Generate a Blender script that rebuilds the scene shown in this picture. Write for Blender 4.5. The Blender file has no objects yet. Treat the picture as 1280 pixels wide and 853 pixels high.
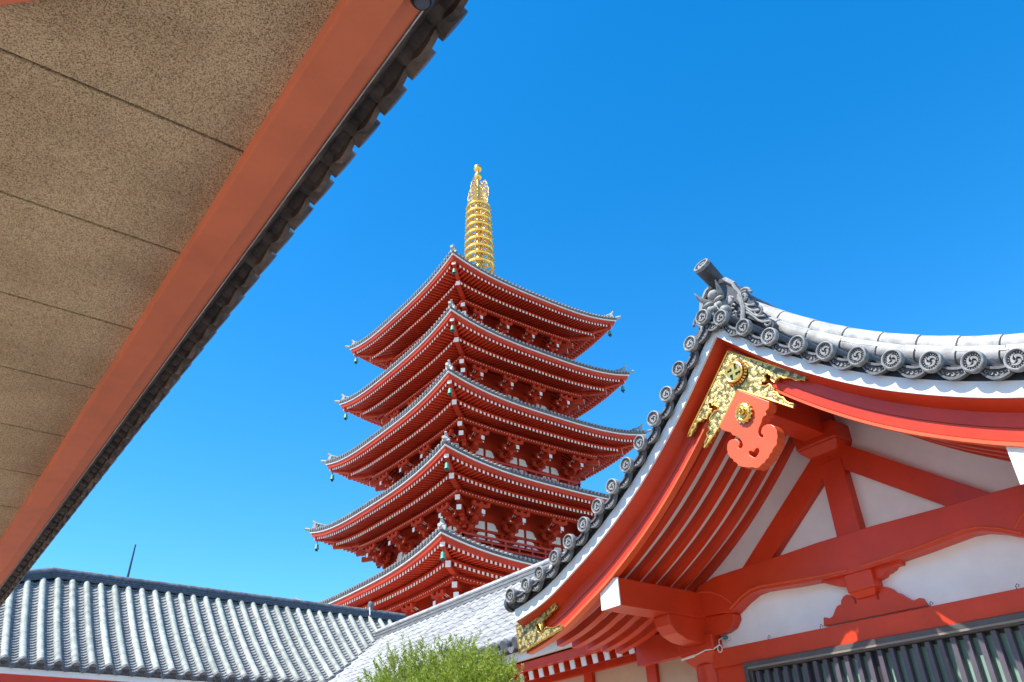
import bpy, bmesh, math, random
from mathutils import Vector, Matrix, geometry
random.seed(7)
R = math.radians
S = bpy.context.scene
COL = S.collection

# ------------------------------------------------------------------ camera
CAM = Vector((0.0, 0.0, 1.6))
FPX = 1013.738
az, pit, rol = R(52.142), R(31.732), R(-2.3425)
fw = Vector((math.cos(pit)*math.cos(az), math.cos(pit)*math.sin(az), math.sin(pit)))
rt = Vector((math.sin(az), -math.cos(az), 0)); up = rt.cross(fw)
RX = rt*math.cos(rol)+up*math.sin(rol); UX = -rt*math.sin(rol)+up*math.cos(rol)
cd = bpy.data.cameras.new('camera'); cam = bpy.data.objects.new('camera', cd); COL.objects.link(cam)
cd.lens = FPX/1280*36; cd.sensor_width = 36; cd.clip_start = 0.05; cd.clip_end = 3000
cam.matrix_world = Matrix(((RX.x, UX.x, -fw.x, CAM.x), (RX.y, UX.y, -fw.y, CAM.y), (RX.z, UX.z, -fw.z, CAM.z), (0, 0, 0, 1)))
S.camera = cam

# ------------------------------------------------------------------ light
SUN_EL = 54.0
SUN_AZ = 180.0-8.0            # world angle of the direction towards the sun
w = bpy.data.worlds.new('World'); S.world = w; w.use_nodes = True
nt = w.node_tree; bg = nt.nodes['Background']
sky = nt.nodes.new('ShaderNodeTexSky'); sky.sky_type = 'NISHITA'; sky.sun_disc = False
sky.sun_elevation = R(SUN_EL); sky.sun_rotation = R(90-SUN_AZ)
sky.air_density = 1.0; sky.dust_density = 0.25; sky.ozone_density = 3.0; sky.altitude = 0
hs = nt.nodes.new('ShaderNodeHueSaturation'); hs.inputs['Hue'].default_value = 0.4965; hs.inputs['Saturation'].default_value = 1.40; hs.inputs['Value'].default_value = 1.2
nt.links.new(sky.outputs[0], hs.inputs['Color']); nt.links.new(hs.outputs[0], bg.inputs[0])
bg.inputs[1].default_value = 0.15
sl = bpy.data.lights.new('sun', 'SUN'); so = bpy.data.objects.new('sun', sl); COL.objects.link(so)
sl.energy = 5.0; sl.angle = R(0.5); sl.color = (1.0, 0.95, 0.87)
sd = Vector((math.cos(R(SUN_EL))*math.cos(R(SUN_AZ)), math.cos(R(SUN_EL))*math.sin(R(SUN_AZ)), math.sin(R(SUN_EL))))
so.rotation_euler = sd.to_track_quat('Z', 'Y').to_euler()
S.view_settings.view_transform = 'Standard'; S.view_settings.look = 'None'
S.view_settings.exposure = 0.8; S.view_settings.gamma = 1.0
S.render.engine = 'CYCLES'
S.cycles.max_bounces = 8; S.cycles.diffuse_bounces = 5

# ------------------------------------------------------------------ measuring helpers
def ray(u, v): return fw*FPX+RX*(u-640)-UX*(v-426.5)
def onx(u, v, X):
    d = ray(u, v); return CAM+d*(X/d.x)
def ony(u, v, Y):
    d = ray(u, v); return CAM+d*(Y/d.y)

# ------------------------------------------------------------------ materials
def mat(name, col, rough=0.6, spec=0.5, metal=0.0, var=0.0, vscale=4.0, col2=None, bump=0.0, bscale=40.0, coat=0.0, detail=6.0, stretch=None):
    m = bpy.data.materials.new(name); m.use_nodes = True; n = m.node_tree; b = n.nodes['Principled BSDF']
    b.inputs['Base Color'].default_value = (*col, 1); b.inputs['Roughness'].default_value = rough
    b.inputs['Specular IOR Level'].default_value = spec; b.inputs['Metallic'].default_value = metal
    b.inputs['Coat Weight'].default_value = coat; b.inputs['Coat Roughness'].default_value = 0.15
    tc = n.nodes.new('ShaderNodeTexCoord'); mp = n.nodes.new('ShaderNodeMapping')
    n.links.new(tc.outputs['Object'], mp.inputs[0])
    if stretch: mp.inputs['Scale'].default_value = stretch
    if col2 is not None or var:
        nz = n.nodes.new('ShaderNodeTexNoise'); nz.inputs['Scale'].default_value = vscale; nz.inputs['Detail'].default_value = detail
        nz.inputs['Roughness'].default_value = 0.62
        n.links.new(mp.outputs[0], nz.inputs['Vector'])
        cr = n.nodes.new('ShaderNodeValToRGB'); cr.color_ramp.elements[0].position = 0.32; cr.color_ramp.elements[1].position = 0.68
        c2 = col2 if col2 is not None else tuple(max(0, c*(1-var)) for c in col)
        c1 = col if col2 is not None else tuple(min(1, c*(1+var)) for c in col)
        cr.color_ramp.elements[0].color = (*c2, 1); cr.color_ramp.elements[1].color = (*c1, 1)
        n.links.new(nz.outputs['Fac'], cr.inputs[0])
        oi = n.nodes.new('ShaderNodeObjectInfo'); m1 = n.nodes.new('ShaderNodeMapRange'); ov = 0.17 if 'tile' in name else 0.05
        m1.inputs['To Min'].default_value = 1-ov; m1.inputs['To Max'].default_value = 1+ov; n.links.new(oi.outputs['Random'], m1.inputs[0])
        # broad weathering: slow patches of grime and sun-bleaching
        n3 = n.nodes.new('ShaderNodeTexNoise'); n3.inputs['Scale'].default_value = max(0.7, vscale*0.21); n3.inputs['Detail'].default_value = 8; n3.inputs['Roughness'].default_value = 0.7
        n.links.new(tc.outputs['Object'], n3.inputs['Vector'])
        m2 = n.nodes.new('ShaderNodeMapRange'); m2.inputs['From Min'].default_value = 0.3; m2.inputs['From Max'].default_value = 0.7
        gv = 0.16 if 'tile' in name else 0.09
        m2.inputs['To Min'].default_value = 1-gv; m2.inputs['To Max'].default_value = 1+gv*0.5; n.links.new(n3.outputs['Fac'], m2.inputs[0])
        mu = n.nodes.new('ShaderNodeMath'); mu.operation = 'MULTIPLY'; n.links.new(m1.outputs[0], mu.inputs[0]); n.links.new(m2.outputs[0], mu.inputs[1])
        vm = n.nodes.new('ShaderNodeVectorMath'); vm.operation = 'SCALE'; n.links.new(cr.outputs[0], vm.inputs[0]); n.links.new(mu.outputs[0], vm.inputs['Scale'])
        n.links.new(vm.outputs[0], b.inputs['Base Color'])
        mr = n.nodes.new('ShaderNodeMapRange'); mr.inputs['To Min'].default_value = max(0, rough-0.08); mr.inputs['To Max'].default_value = min(1, rough+0.1)
        n.links.new(nz.outputs['Fac'], mr.inputs[0]); n.links.new(mr.outputs[0], b.inputs['Roughness'])
    if bump:
        n2 = n.nodes.new('ShaderNodeTexNoise'); n2.inputs['Scale'].default_value = bscale; n2.inputs['Detail'].default_value = 5
        n.links.new(mp.outputs[0], n2.inputs['Vector'])
        bp = n.nodes.new('ShaderNodeBump'); bp.inputs['Strength'].default_value = bump; bp.inputs['Distance'].default_value = 0.01
        n.links.new(n2.outputs['Fac'], bp.inputs['Height']); n.links.new(bp.outputs[0], b.inputs['Normal'])
    return m

M = {}
M['red'] = mat('vermilion_lacquer', (0.61, 0.043, 0.010), 0.36, 0.36, var=0.11, vscale=2.3, bump=0.16, bscale=16)
M['red_flat'] = mat('vermilion_paint', (0.46, 0.034, 0.010), 0.55, 0.25, var=0.12, vscale=0.8)
M['salmon'] = mat('orange_red_paint', (0.72, 0.105, 0.032), 0.36, 0.4, var=0.05, vscale=3, bump=0.08, bscale=20)
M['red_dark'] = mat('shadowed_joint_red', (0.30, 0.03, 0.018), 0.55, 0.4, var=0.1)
M['white'] = mat('white_paint', (0.80, 0.79, 0.76), 0.5, 0.4, var=0.035, vscale=5)
M['plaster'] = mat('white_plaster', (0.82, 0.81, 0.79), 0.8, 0.25, var=0.04, vscale=2.2, bump=0.12, bscale=60)
M['beige'] = mat('beige_plaster', (0.62, 0.46, 0.33), 0.85, 0.2, var=0.06, vscale=2)
M['tile'] = mat('silver_grey_tile', (0.19, 0.19, 0.195), 0.55, 0.35, col2=(0.075, 0.075, 0.08), vscale=9, bump=0.25, bscale=55)
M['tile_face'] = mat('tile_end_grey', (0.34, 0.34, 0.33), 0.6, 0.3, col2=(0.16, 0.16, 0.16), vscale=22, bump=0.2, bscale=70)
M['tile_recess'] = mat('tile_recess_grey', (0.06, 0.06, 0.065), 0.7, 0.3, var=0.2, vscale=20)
M['tile_pale'] = mat('weathered_pale_tile', (0.50, 0.49, 0.46), 0.6, 0.3, col2=(0.24, 0.235, 0.225), vscale=7, bump=0.25, bscale=40)
M['tile_green'] = mat('weathered_greenish_tile', (0.44, 0.46, 0.40), 0.6, 0.3, col2=(0.22, 0.24, 0.21), vscale=5, bump=0.25, bscale=40)
M['tile_dark'] = mat('slate_dark_tile', (0.10, 0.115, 0.15), 0.5, 0.4, col2=(0.045, 0.05, 0.07), vscale=12, bump=0.3, bscale=50)
M['tile_brown'] = mat('aged_brown_tile', (0.20, 0.15, 0.115), 0.6, 0.4, col2=(0.05, 0.04, 0.036), vscale=7, bump=0.4, bscale=30)
M['ridge_grey'] = mat('ridge_stack_tile', (0.21, 0.21, 0.21), 0.65, 0.3, col2=(0.09, 0.09, 0.095), vscale=14, bump=0.3, bscale=50, stretch=(1, 0.25, 3))
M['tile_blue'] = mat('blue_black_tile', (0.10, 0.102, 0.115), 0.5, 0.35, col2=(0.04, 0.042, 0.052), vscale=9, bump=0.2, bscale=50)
M['pan_tile'] = mat('grey_pan_tile', (0.34, 0.335, 0.32), 0.6, 0.3, col2=(0.13, 0.125, 0.125), vscale=12, bump=0.2, bscale=50)
M['lit_chamfer'] = mat('lit_chamfer_brown', (0.22, 0.18, 0.155), 0.35, 0.5)
M['gold'] = mat('gold_leaf', (0.86, 0.56, 0.14), 0.28, 0.5, metal=0.85, var=0.12, vscale=12)
M['gold_dark'] = mat('gold_recess', (0.20, 0.15, 0.06), 0.5, 0.4, metal=0.5, var=0.3, vscale=30)
M['bronze_green'] = mat('green_bronze', (0.10, 0.26, 0.19), 0.55, 0.4, metal=0.3, var=0.4, vscale=8)
M['bronze_dark'] = mat('dark_bronze', (0.045, 0.07, 0.07), 0.5, 0.4, metal=0.4)
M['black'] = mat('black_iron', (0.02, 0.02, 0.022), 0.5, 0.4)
M['wood_dark'] = mat('dark_bronze_frame', (0.075, 0.062, 0.06), 0.4, 0.5, var=0.2, vscale=6)
M['slat'] = mat('dark_plum_slat', (0.085, 0.07, 0.09), 0.45, 0.4, var=0.15, vscale=5)
M['pane'] = mat('green_glass_pane', (0.22, 0.33, 0.27), 0.22, 0.5, var=0.12, vscale=3)
M['fascia'] = mat('red_oxide_fascia', (0.76, 0.205, 0.10), 0.6, 0.15, col2=(0.62, 0.175, 0.09), vscale=2.0, bump=0.1, bscale=30)
M['cable'] = mat('white_cable', (0.75, 0.72, 0.66), 0.5)
M['teal'] = mat('teal_plastic', (0.05, 0.25, 0.28), 0.4)
M['bark'] = mat('brown_bark', (0.11, 0.075, 0.05), 0.9, bump=0.8, bscale=20)
M['panel_red'] = M['red_flat']

def stucco():
    m = bpy.data.materials.new('speckled_stucco'); m.use_nodes = True; n = m.node_tree; b = n.nodes['Principled BSDF']
    b.inputs['Roughness'].default_value = 0.95; b.inputs['Specular IOR Level'].default_value = 0.1
    tc = n.nodes.new('ShaderNodeTexCoord')
    n1 = n.nodes.new('ShaderNodeTexNoise'); n1.inputs['Scale'].default_value = 190; n1.inputs['Detail'].default_value = 2.5; n1.inputs['Distortion'].default_value = 0.6
    n2 = n.nodes.new('ShaderNodeTexNoise'); n2.inputs['Scale'].default_value = 1.6; n2.inputs['Detail'].default_value = 3
    n.links.new(tc.outputs['Object'], n1.inputs['Vector']); n.links.new(tc.outputs['Object'], n2.inputs['Vector'])
    r1 = n.nodes.new('ShaderNodeValToRGB'); e = r1.color_ramp.elements
    e[0].position = 0.38; e[0].color = (0.17, 0.11, 0.06, 1); e[1].position = 0.53; e[1].color = (0.72, 0.53, 0.32, 1)
    x = e.new(0.72); x.color = (0.82, 0.64, 0.42, 1)
    r2 = n.nodes.new('ShaderNodeValToRGB'); r2.color_ramp.elements[0].position = 0.3; r2.color_ramp.elements[0].color = (0.74, 0.72, 0.70, 1)
    r2.color_ramp.elements[1].position = 0.7; r2.color_ramp.elements[1].color = (1, 1, 1, 1)
    mx = n.nodes.new('ShaderNodeMix'); mx.data_type = 'RGBA'; mx.blend_type = 'MULTIPLY'; mx.inputs[0].default_value = 1
    n.links.new(n1.outputs['Fac'], r1.inputs[0]); n.links.new(n2.outputs['Fac'], r2.inputs[0])
    n.links.new(r1.outputs[0], mx.inputs[6]); n.links.new(r2.outputs[0], mx.inputs[7]); n.links.new(mx.outputs[2], b.inputs['Base Color'])
    bp = n.nodes.new('ShaderNodeBump'); bp.inputs['Strength'].default_value = 0.5; bp.inputs['Distance'].default_value = 0.006
    n.links.new(n1.outputs['Fac'], bp.inputs['Height']); n.links.new(bp.outputs[0], b.inputs['Normal'])
    return m
M['stucco'] = stucco()

def filigree():
    m = bpy.data.materials.new('chased_gold'); m.use_nodes = True; n = m.node_tree; b = n.nodes['Principled BSDF']
    b.inputs['Metallic'].default_value = 0.6; b.inputs['Roughness'].default_value = 0.42
    tc = n.nodes.new('ShaderNodeTexCoord')
    v = n.nodes.new('ShaderNodeTexVoronoi'); v.feature = 'F1'; v.inputs['Scale'].default_value = 24
    nz = n.nodes.new('ShaderNodeTexNoise'); nz.inputs['Scale'].default_value = 60; nz.inputs['Detail'].default_value = 2
    n.links.new(tc.outputs['Object'], nz.inputs['Vector'])
    ad = n.nodes.new('ShaderNodeMix'); ad.data_type = 'RGBA'; ad.inputs[0].default_value = 0.04
    n.links.new(tc.outputs['Object'], ad.inputs[6]); n.links.new(nz.outputs['Color'], ad.inputs[7]); n.links.new(ad.outputs[2], v.inputs['Vector'])
    r = n.nodes.new('ShaderNodeValToRGB'); e = r.color_ramp.elements
    e[0].position = 0.0; e[0].color = (0.80, 0.58, 0.22, 1); e[1].position = 1.0; e[1].color = (0.10, 0.085, 0.03, 1)
    for pos_, c_ in ((0.12, (0.80, 0.58, 0.22, 1)), (0.17, (0.27, 0.21, 0.08, 1)), (0.23, (0.27, 0.21, 0.08, 1)), (0.28, (0.70, 0.52, 0.20, 1)), (0.46, (0.74, 0.54, 0.21, 1)), (0.52, (0.22, 0.17, 0.06, 1))):
        q_ = e.new(pos_); q_.color = c_
    n.links.new(v.outputs['Distance'], r.inputs[0]); n.links.new(r.outputs[0], b.inputs['Base Color'])
    bp = n.nodes.new('ShaderNodeBump'); bp.inputs['Strength'].default_value = 0.7; bp.inputs['Distance'].default_value = 0.01; bp.invert = True
    n.links.new(v.outputs['Distance'], bp.inputs['Height']); n.links.new(bp.outputs[0], b.inputs['Normal'])
    return m
M['filigree'] = filigree()

def leafmat():
    m = bpy.data.materials.new('bright_green_leaf'); m.use_nodes = True; n = m.node_tree; b = n.nodes['Principled BSDF']
    b.inputs['Roughness'].default_value = 0.5
    oi = n.nodes.new('ShaderNodeNewGeometry')
    r = n.nodes.new('ShaderNodeValToRGB'); e = r.color_ramp.elements
    e[0].position = 0.0; e[0].color = (0.20, 0.29, 0.02, 1); e[1].position = 1.0; e[1].color = (0.62, 0.62, 0.26, 1)
    x = e.new(0.93); x.color = (0.34, 0.44, 0.06, 1); y = e.new(0.97); y.color = (0.40, 0.20, 0.06, 1)
    n.links.new(oi.outputs['Random Per Island'], r.inputs[0]); n.links.new(r.outputs[0], b.inputs['Base Color'])
    tr = n.nodes.new('ShaderNodeBsdfTranslucent'); n.links.new(r.outputs[0], tr.inputs[0])
    ms = n.nodes.new('ShaderNodeMixShader'); ms.inputs[0].default_value = 0.4
    n.links.new(b.outputs[0], ms.inputs[1]); n.links.new(tr.outputs[0], ms.inputs[2])
    n.links.new(ms.outputs[0], n.nodes['Material Output'].inputs[0])
    return m
M['leaf'] = leafmat()

def paving():
    m = bpy.data.materials.new('stone_paving'); m.use_nodes = True; n = m.node_tree; b = n.nodes['Principled BSDF']
    b.inputs['Roughness'].default_value = 0.8
    tc = n.nodes.new('ShaderNodeTexCoord'); br = n.nodes.new('ShaderNodeTexBrick'); br.inputs['Scale'].default_value = 1.6
    br.inputs['Color1'].default_value = (0.44, 0.39, 0.32, 1); br.inputs['Color2'].default_value = (0.38, 0.34, 0.28, 1)
    br.inputs['Mortar'].default_value = (0.2, 0.18, 0.16, 1); br.inputs['Mortar Size'].default_value = 0.01
    n.links.new(tc.outputs['Object'], br.inputs['Vector']); n.links.new(br.outputs[0], b.inputs['Base Color'])
    return m
M['paving'] = paving()

# ------------------------------------------------------------------ mesh helpers
WL = {}      # world location of every object built
class MB:
    def __init__(s): s.v = []; s.f = []; s.m = []; s.mi = 0
    def add(s, vs, fs):
        o = len(s.v); s.v += [tuple(p) for p in vs]; s.f += [tuple(i+o for i in f) for f in fs]; s.m += [s.mi]*len(fs)
    def box(s, a, b):
        x0, y0, z0 = a; x1, y1, z1 = b
        s.add([(x0,y0,z0),(x1,y0,z0),(x1,y1,z0),(x0,y1,z0),(x0,y0,z1),(x1,y0,z1),(x1,y1,z1),(x0,y1,z1)],
              [(0,3,2,1),(4,5,6,7),(0,1,5,4),(1,2,6,5),(2,3,7,6),(3,0,4,7)])
    def hexa(s, p):  # 8 corners, bottom ring then top ring
        s.add(p, [(0,3,2,1),(4,5,6,7),(0,1,5,4),(1,2,6,5),(2,3,7,6),(3,0,4,7)])
    def bar(s, a, b, w, h, upv=Vector((0,0,1))):
        a = Vector(a); b = Vector(b); d = (b-a).normalized(); sx = d.cross(upv).normalized(); uz = sx.cross(d)
        s.hexa([a-sx*w/2-uz*h/2, a+sx*w/2-uz*h/2, b+sx*w/2-uz*h/2, b-sx*w/2-uz*h/2, a-sx*w/2+uz*h/2, a+sx*w/2+uz*h/2, b+sx*w/2+uz*h/2, b-sx*w/2+uz*h/2])
    def tube(s, pts, r, n=10, caps=True, a0=0, a1=2*math.pi, upv=None):
        pts = [Vector(p) for p in pts]; rr = r if isinstance(r, (list, tuple)) else [r]*len(pts)
        full = abs(a1-a0-2*math.pi) < 1e-6; k = n if full else n+1
        vs = []
        for i, p in enumerate(pts):
            d = (pts[min(i+1, len(pts)-1)]-pts[max(i-1, 0)]).normalized()
            ref = upv if upv is not None else (Vector((0,0,1)) if abs(d.z) < 0.95 else Vector((1,0,0)))
            sx = d.cross(ref).normalized(); uz = sx.cross(d)
            for j in range(k):
                a = a0+(a1-a0)*j/n; vs.append(p+(sx*math.cos(a)+uz*math.sin(a))*rr[i])
        fs = []
        for i in range(len(pts)-1):
            for j in range(n):
                j2 = (j+1) % k; fs.append((i*k+j, i*k+j2, (i+1)*k+j2, (i+1)*k+j))
        if caps and full: fs.append(tuple(range(k-1, -1, -1))); fs.append(tuple((len(pts)-1)*k+j for j in range(k)))
        s.add(vs, fs)
    def lathe(s, prof, c, n=20):  # profile (r,z) round a vertical axis
        vs = []; c = Vector(c)
        for r, z in prof:
            for j in range(n):
                a = 2*math.pi*j/n; vs.append((c.x+r*math.cos(a), c.y+r*math.sin(a), c.z+z))
        fs = [(i*n+j, i*n+(j+1) % n, (i+1)*n+(j+1) % n, (i+1)*n+j) for i in range(len(prof)-1) for j in range(n)]
        s.add(vs, fs)
    def prism(s, loops, fmap):  # loops: outer + holes of 2D points; fmap(p, k) -> 3D at side k in 0,1
        L = [[Vector((p[0], p[1], 0)) for p in lp] for lp in loops]
        tris = geometry.tessellate_polygon(L); flat = [p for lp in L for p in lp]; n = len(flat)
        vs = [fmap(p, 0) for p in flat]+[fmap(p, 1) for p in flat]
        fs = [tuple(t) for t in tris]+[tuple(i+n for i in reversed(t)) for t in tris]
        o = 0
        for lp in L:
            k = len(lp)
            for i in range(k): fs.append((o+i, o+(i+1) % k, o+(i+1) % k+n, o+i+n))
            o += k
        s.add(vs, fs)
    def build(s, name, m, parent=None, smooth=False, loc=None, bevel=0, recalc=True):
        me = bpy.data.meshes.new(name); me.from_pydata([tuple(v) for v in s.v], [], s.f)
        ms = m if isinstance(m, (list, tuple)) else [m]
        for q in ms: me.materials.append(q)
        if len(ms) > 1: me.polygons.foreach_set('material_index', s.m)
        if recalc:
            bm = bmesh.new(); bm.from_mesh(me); bmesh.ops.recalc_face_normals(bm, faces=bm.faces); bm.to_mesh(me); bm.free()
        if smooth:
            me.polygons.foreach_set('use_smooth', [True]*len(me.polygons))
            try: me.set_sharp_from_angle(angle=R(38))
            except Exception: pass
        me.update()
        o = bpy.data.objects.new(name, me); COL.objects.link(o)
        wl = Vector(loc) if loc is not None else Vector((0, 0, 0))
        o.location = wl-(WL[parent.name] if parent is not None else Vector((0, 0, 0))); WL[o.name] = wl
        if bevel:
            b = o.modifiers.new('bevel', 'BEVEL'); b.width = bevel; b.segments = 2; b.limit_method = 'ANGLE'; b.angle_limit = R(40)
        if parent is not None: o.parent = parent
        return o

def tag(o, label=None, cat=None, group=None, kind=None):
    if label: o['label'] = label
    if cat: o['category'] = cat
    if group: o['group'] = group
    if kind: o['kind'] = kind
    return o
def thing(name, label, cat, loc=(0,0,0), group=None):
    o = bpy.data.objects.new(name, None); COL.objects.link(o); o.location = loc; o.empty_display_size = 0.2; WL[o.name] = Vector(loc)
    return tag(o, label, cat, group)
def shear(o, k, y0=6.2):
    for v in o.data.vertices: v.co.z -= k*(y0-v.co.y)
    return o
def interp(x, xs, ys):
    if x <= xs[0]: return ys[0]
    for i in range(len(xs)-1):
        if x <= xs[i+1]: return ys[i]+(ys[i+1]-ys[i])*(x-xs[i])/(xs[i+1]-xs[i])
    return ys[-1]+(ys[-1]-ys[-2])/(xs[-1]-xs[-2])*(x-xs[-1])
def dupe(o, parent):
    c = o.copy(); COL.objects.link(c); c.parent = parent; c.location = WL[o.name]-WL[parent.name]; WL[c.name] = WL[o.name]; return c
def put(o, loc):   # moves a child to a world location
    WL[o.name] = Vector(loc); o.location = WL[o.name]-WL[o.parent.name]; return o

# ------------------------------------------------------------------ ground
g = MB(); g.add([(-700,-700,0),(700,-700,0),(700,700,0),(-700,700,0)], [(0,1,2,3)])
tag(g.build('ground', M['paving'], recalc=False), kind='structure')

# ================================================================== five-storey pagoda
PX, PY = 30.899, 43.706
TW = {1: 9.272, 2: 8.724, 3: 8.24, 4: 7.786, 5: 7.456}
TZ = {1: 15.336, 2: 20.597, 3: 25.662, 4: 30.524, 5: 35.367}
WB = {1: 4.95, 2: 4.5, 3: 4.1, 4: 3.75, 5: 3.45}          # half width of each storey's wall
LIFT = 0.85
pag = thing('pagoda', 'tall red five-storey pagoda with white-tipped rafters and a golden spire', 'pagoda', (PX, PY, 0))

def eave_pt(k, side, t, d, z):
    """side 0: -Y face, 1: +X face, 2: +Y face, 3: -X face; t along the side, d out from the centre"""
    w = TW[k]; n = min(abs(t), d); m = max(abs(t), d)
    zz = TZ[k]+z-LIFT+LIFT*(n/w)**3*(m/w)
    x, y = (t, -d)
    for _ in range(side): x, y = -y, x
    return Vector((PX+x, PY+y, zz))

def strip(mb, k, prof, N=28, close=True):
    """sweep a profile [(d,z),...] round the four sides, mitred at the corners, following the lift"""
    for side in range(4):
        vs = []
        for i in range(N+1):
            u = -1+2*i/N; u = math.copysign(abs(u)**0.8, u)
            for d, z in prof: vs.append(eave_pt(k, side, u*d, d, z))
        n = len(prof); fs = []
        for i in range(N):
            for j in range(n if close else n-1):
                j2 = (j+1) % n; fs.append((i*n+j, (i+1)*n+j, (i+1)*n+j2, i*n+j2))
        mb.add(vs, fs)

def sidebox(mb, k, side, t, d0, d1, z0, z1, wd, h, endcap=False):
    """rafter running along d at position t: top centre z0 at d0 (inner), z1 at d1 (outer)"""
    a = [eave_pt(k, side, t-wd/2, d0, z0-h), eave_pt(k, side, t+wd/2, d0, z0-h), eave_pt(k, side, t+wd/2, d1, z1-h), eave_pt(k, side, t-wd/2, d1, z1-h),
         eave_pt(k, side, t-wd/2, d0, z0), eave_pt(k, side, t+wd/2, d0, z0), eave_pt(k, side, t+wd/2, d1, z1), eave_pt(k, side, t-wd/2, d1, z1)]
    mb.hexa(a)

def bracket_mesh(name):
    """three-stepped bracket set: local x along the wall, -y outwards, z up; origin on the wall line at capital height"""
    b = MB()
    def block(x, y, z, s=0.30, h=0.2):
        q = s*0.36; p = s/2
        b.hexa([(x-q,y-q,z),(x+q,y-q,z),(x+q,y+q,z),(x-q,y+q,z),(x-p,y-p,z+h*0.45),(x+p,y-p,z+h*0.45),(x+p,y+p,z+h*0.45),(x-p,y+p,z+h*0.45)])
        b.box((x-p,y-p,z+h*0.45),(x+p,y+p,z+h))
    def arm_x(x, y, z, L, h=0.2, w_=0.16):
        q = L/2
        b.hexa([(x-q*0.62,y-w_/2,z),(x+q*0.62,y-w_/2,z),(x+q*0.62,y+w_/2,z),(x-q*0.62,y+w_/2,z),(x-q,y-w_/2,z+h*0.5),(x+q,y-w_/2,z+h*0.5),(x+q,y+w_/2,z+h*0.5),(x-q,y+w_/2,z+h*0.5)])
        b.box((x-q,y-w_/2,z+h*0.5),(x+q,y+w_/2,z+h))
    def arm_y(x, y0, y1, z, h=0.2, w_=0.16):
        b.hexa([(x-w_/2,y1+0.18,z),(x+w_/2,y1+0.18,z),(x+w_/2,y0,z),(x-w_/2,y0,z),(x-w_/2,y1,z+h*0.5),(x+w_/2,y1,z+h*0.5),(x+w_/2,y0,z+h*0.5),(x-w_/2,y0,z+h*0.5)])
        b.box((x-w_/2,y1,z+h*0.5),(x+w_/2,y0,z+h))
    block(0, 0, 0, 0.46, 0.28)
    z = 0.26
    arm_x(0, 0, z, 0.95); arm_y(0, 0.1, -0.62, z)
    for x in (-0.36, 0, 0.36): block(x, 0, z+0.2, 0.24, 0.18)
    block(0, -0.5, z+0.2, 0.28, 0.18)
    z = 0.63
    arm_x(0, 0, z, 1.25); arm_x(0, -0.5, z, 1.05); arm_y(0, 0.1, -1.12, z)
    for x in (-0.42, 0, 0.42): block(x, -0.5, z+0.2, 0.23, 0.17)
    block(0, -1.0, z+0.2, 0.28, 0.17)
    z = 1.0
    arm_x(0, -0.5, z, 1.4, 0.18); arm_x(0, -1.0, z, 1.25); arm_y(0, 0.1, -1.3, z)
    for x in (-0.5, 0, 0.5): block(x, -1.0, z+0.2, 0.24, 0.16)
    # slanting tail rafter and outer arm
    b.hexa([(-0.11,-1.82,0.90),(0.11,-1.82,0.90),(0.11,0.2,1.66),(-0.11,0.2,1.66),(-0.11,-1.82,1.13),(0.11,-1.82,1.13),(0.11,0.2,1.86),(-0.11,0.2,1.86)])
    block(0, -1.58, 1.2, 0.24, 0.15); arm_x(0, -1.58, 1.34, 1.25, 0.2)
    for x in (-0.5, 0, 0.5): block(x, -1.58, 1.52, 0.22, 0.14)
    b.mi = 1
    b.bar((0, -1.82, 1.015), (0, -1.84, 1.015), 0.235, 0.25)      # white end of the tail rafter
    for j in (-2, -1, 1, 2): b.bar((j*0.17, -1.12, 1.40), (j*0.17, -1.40, 1.53), 0.045, 0.03)   # white slips between the cove ribs
    for j in (-1, 0, 1): b.box((j*0.5-0.045, -1.135, 1.06), (j*0.5+0.045, -1.12, 1.14))
    return b

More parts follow.
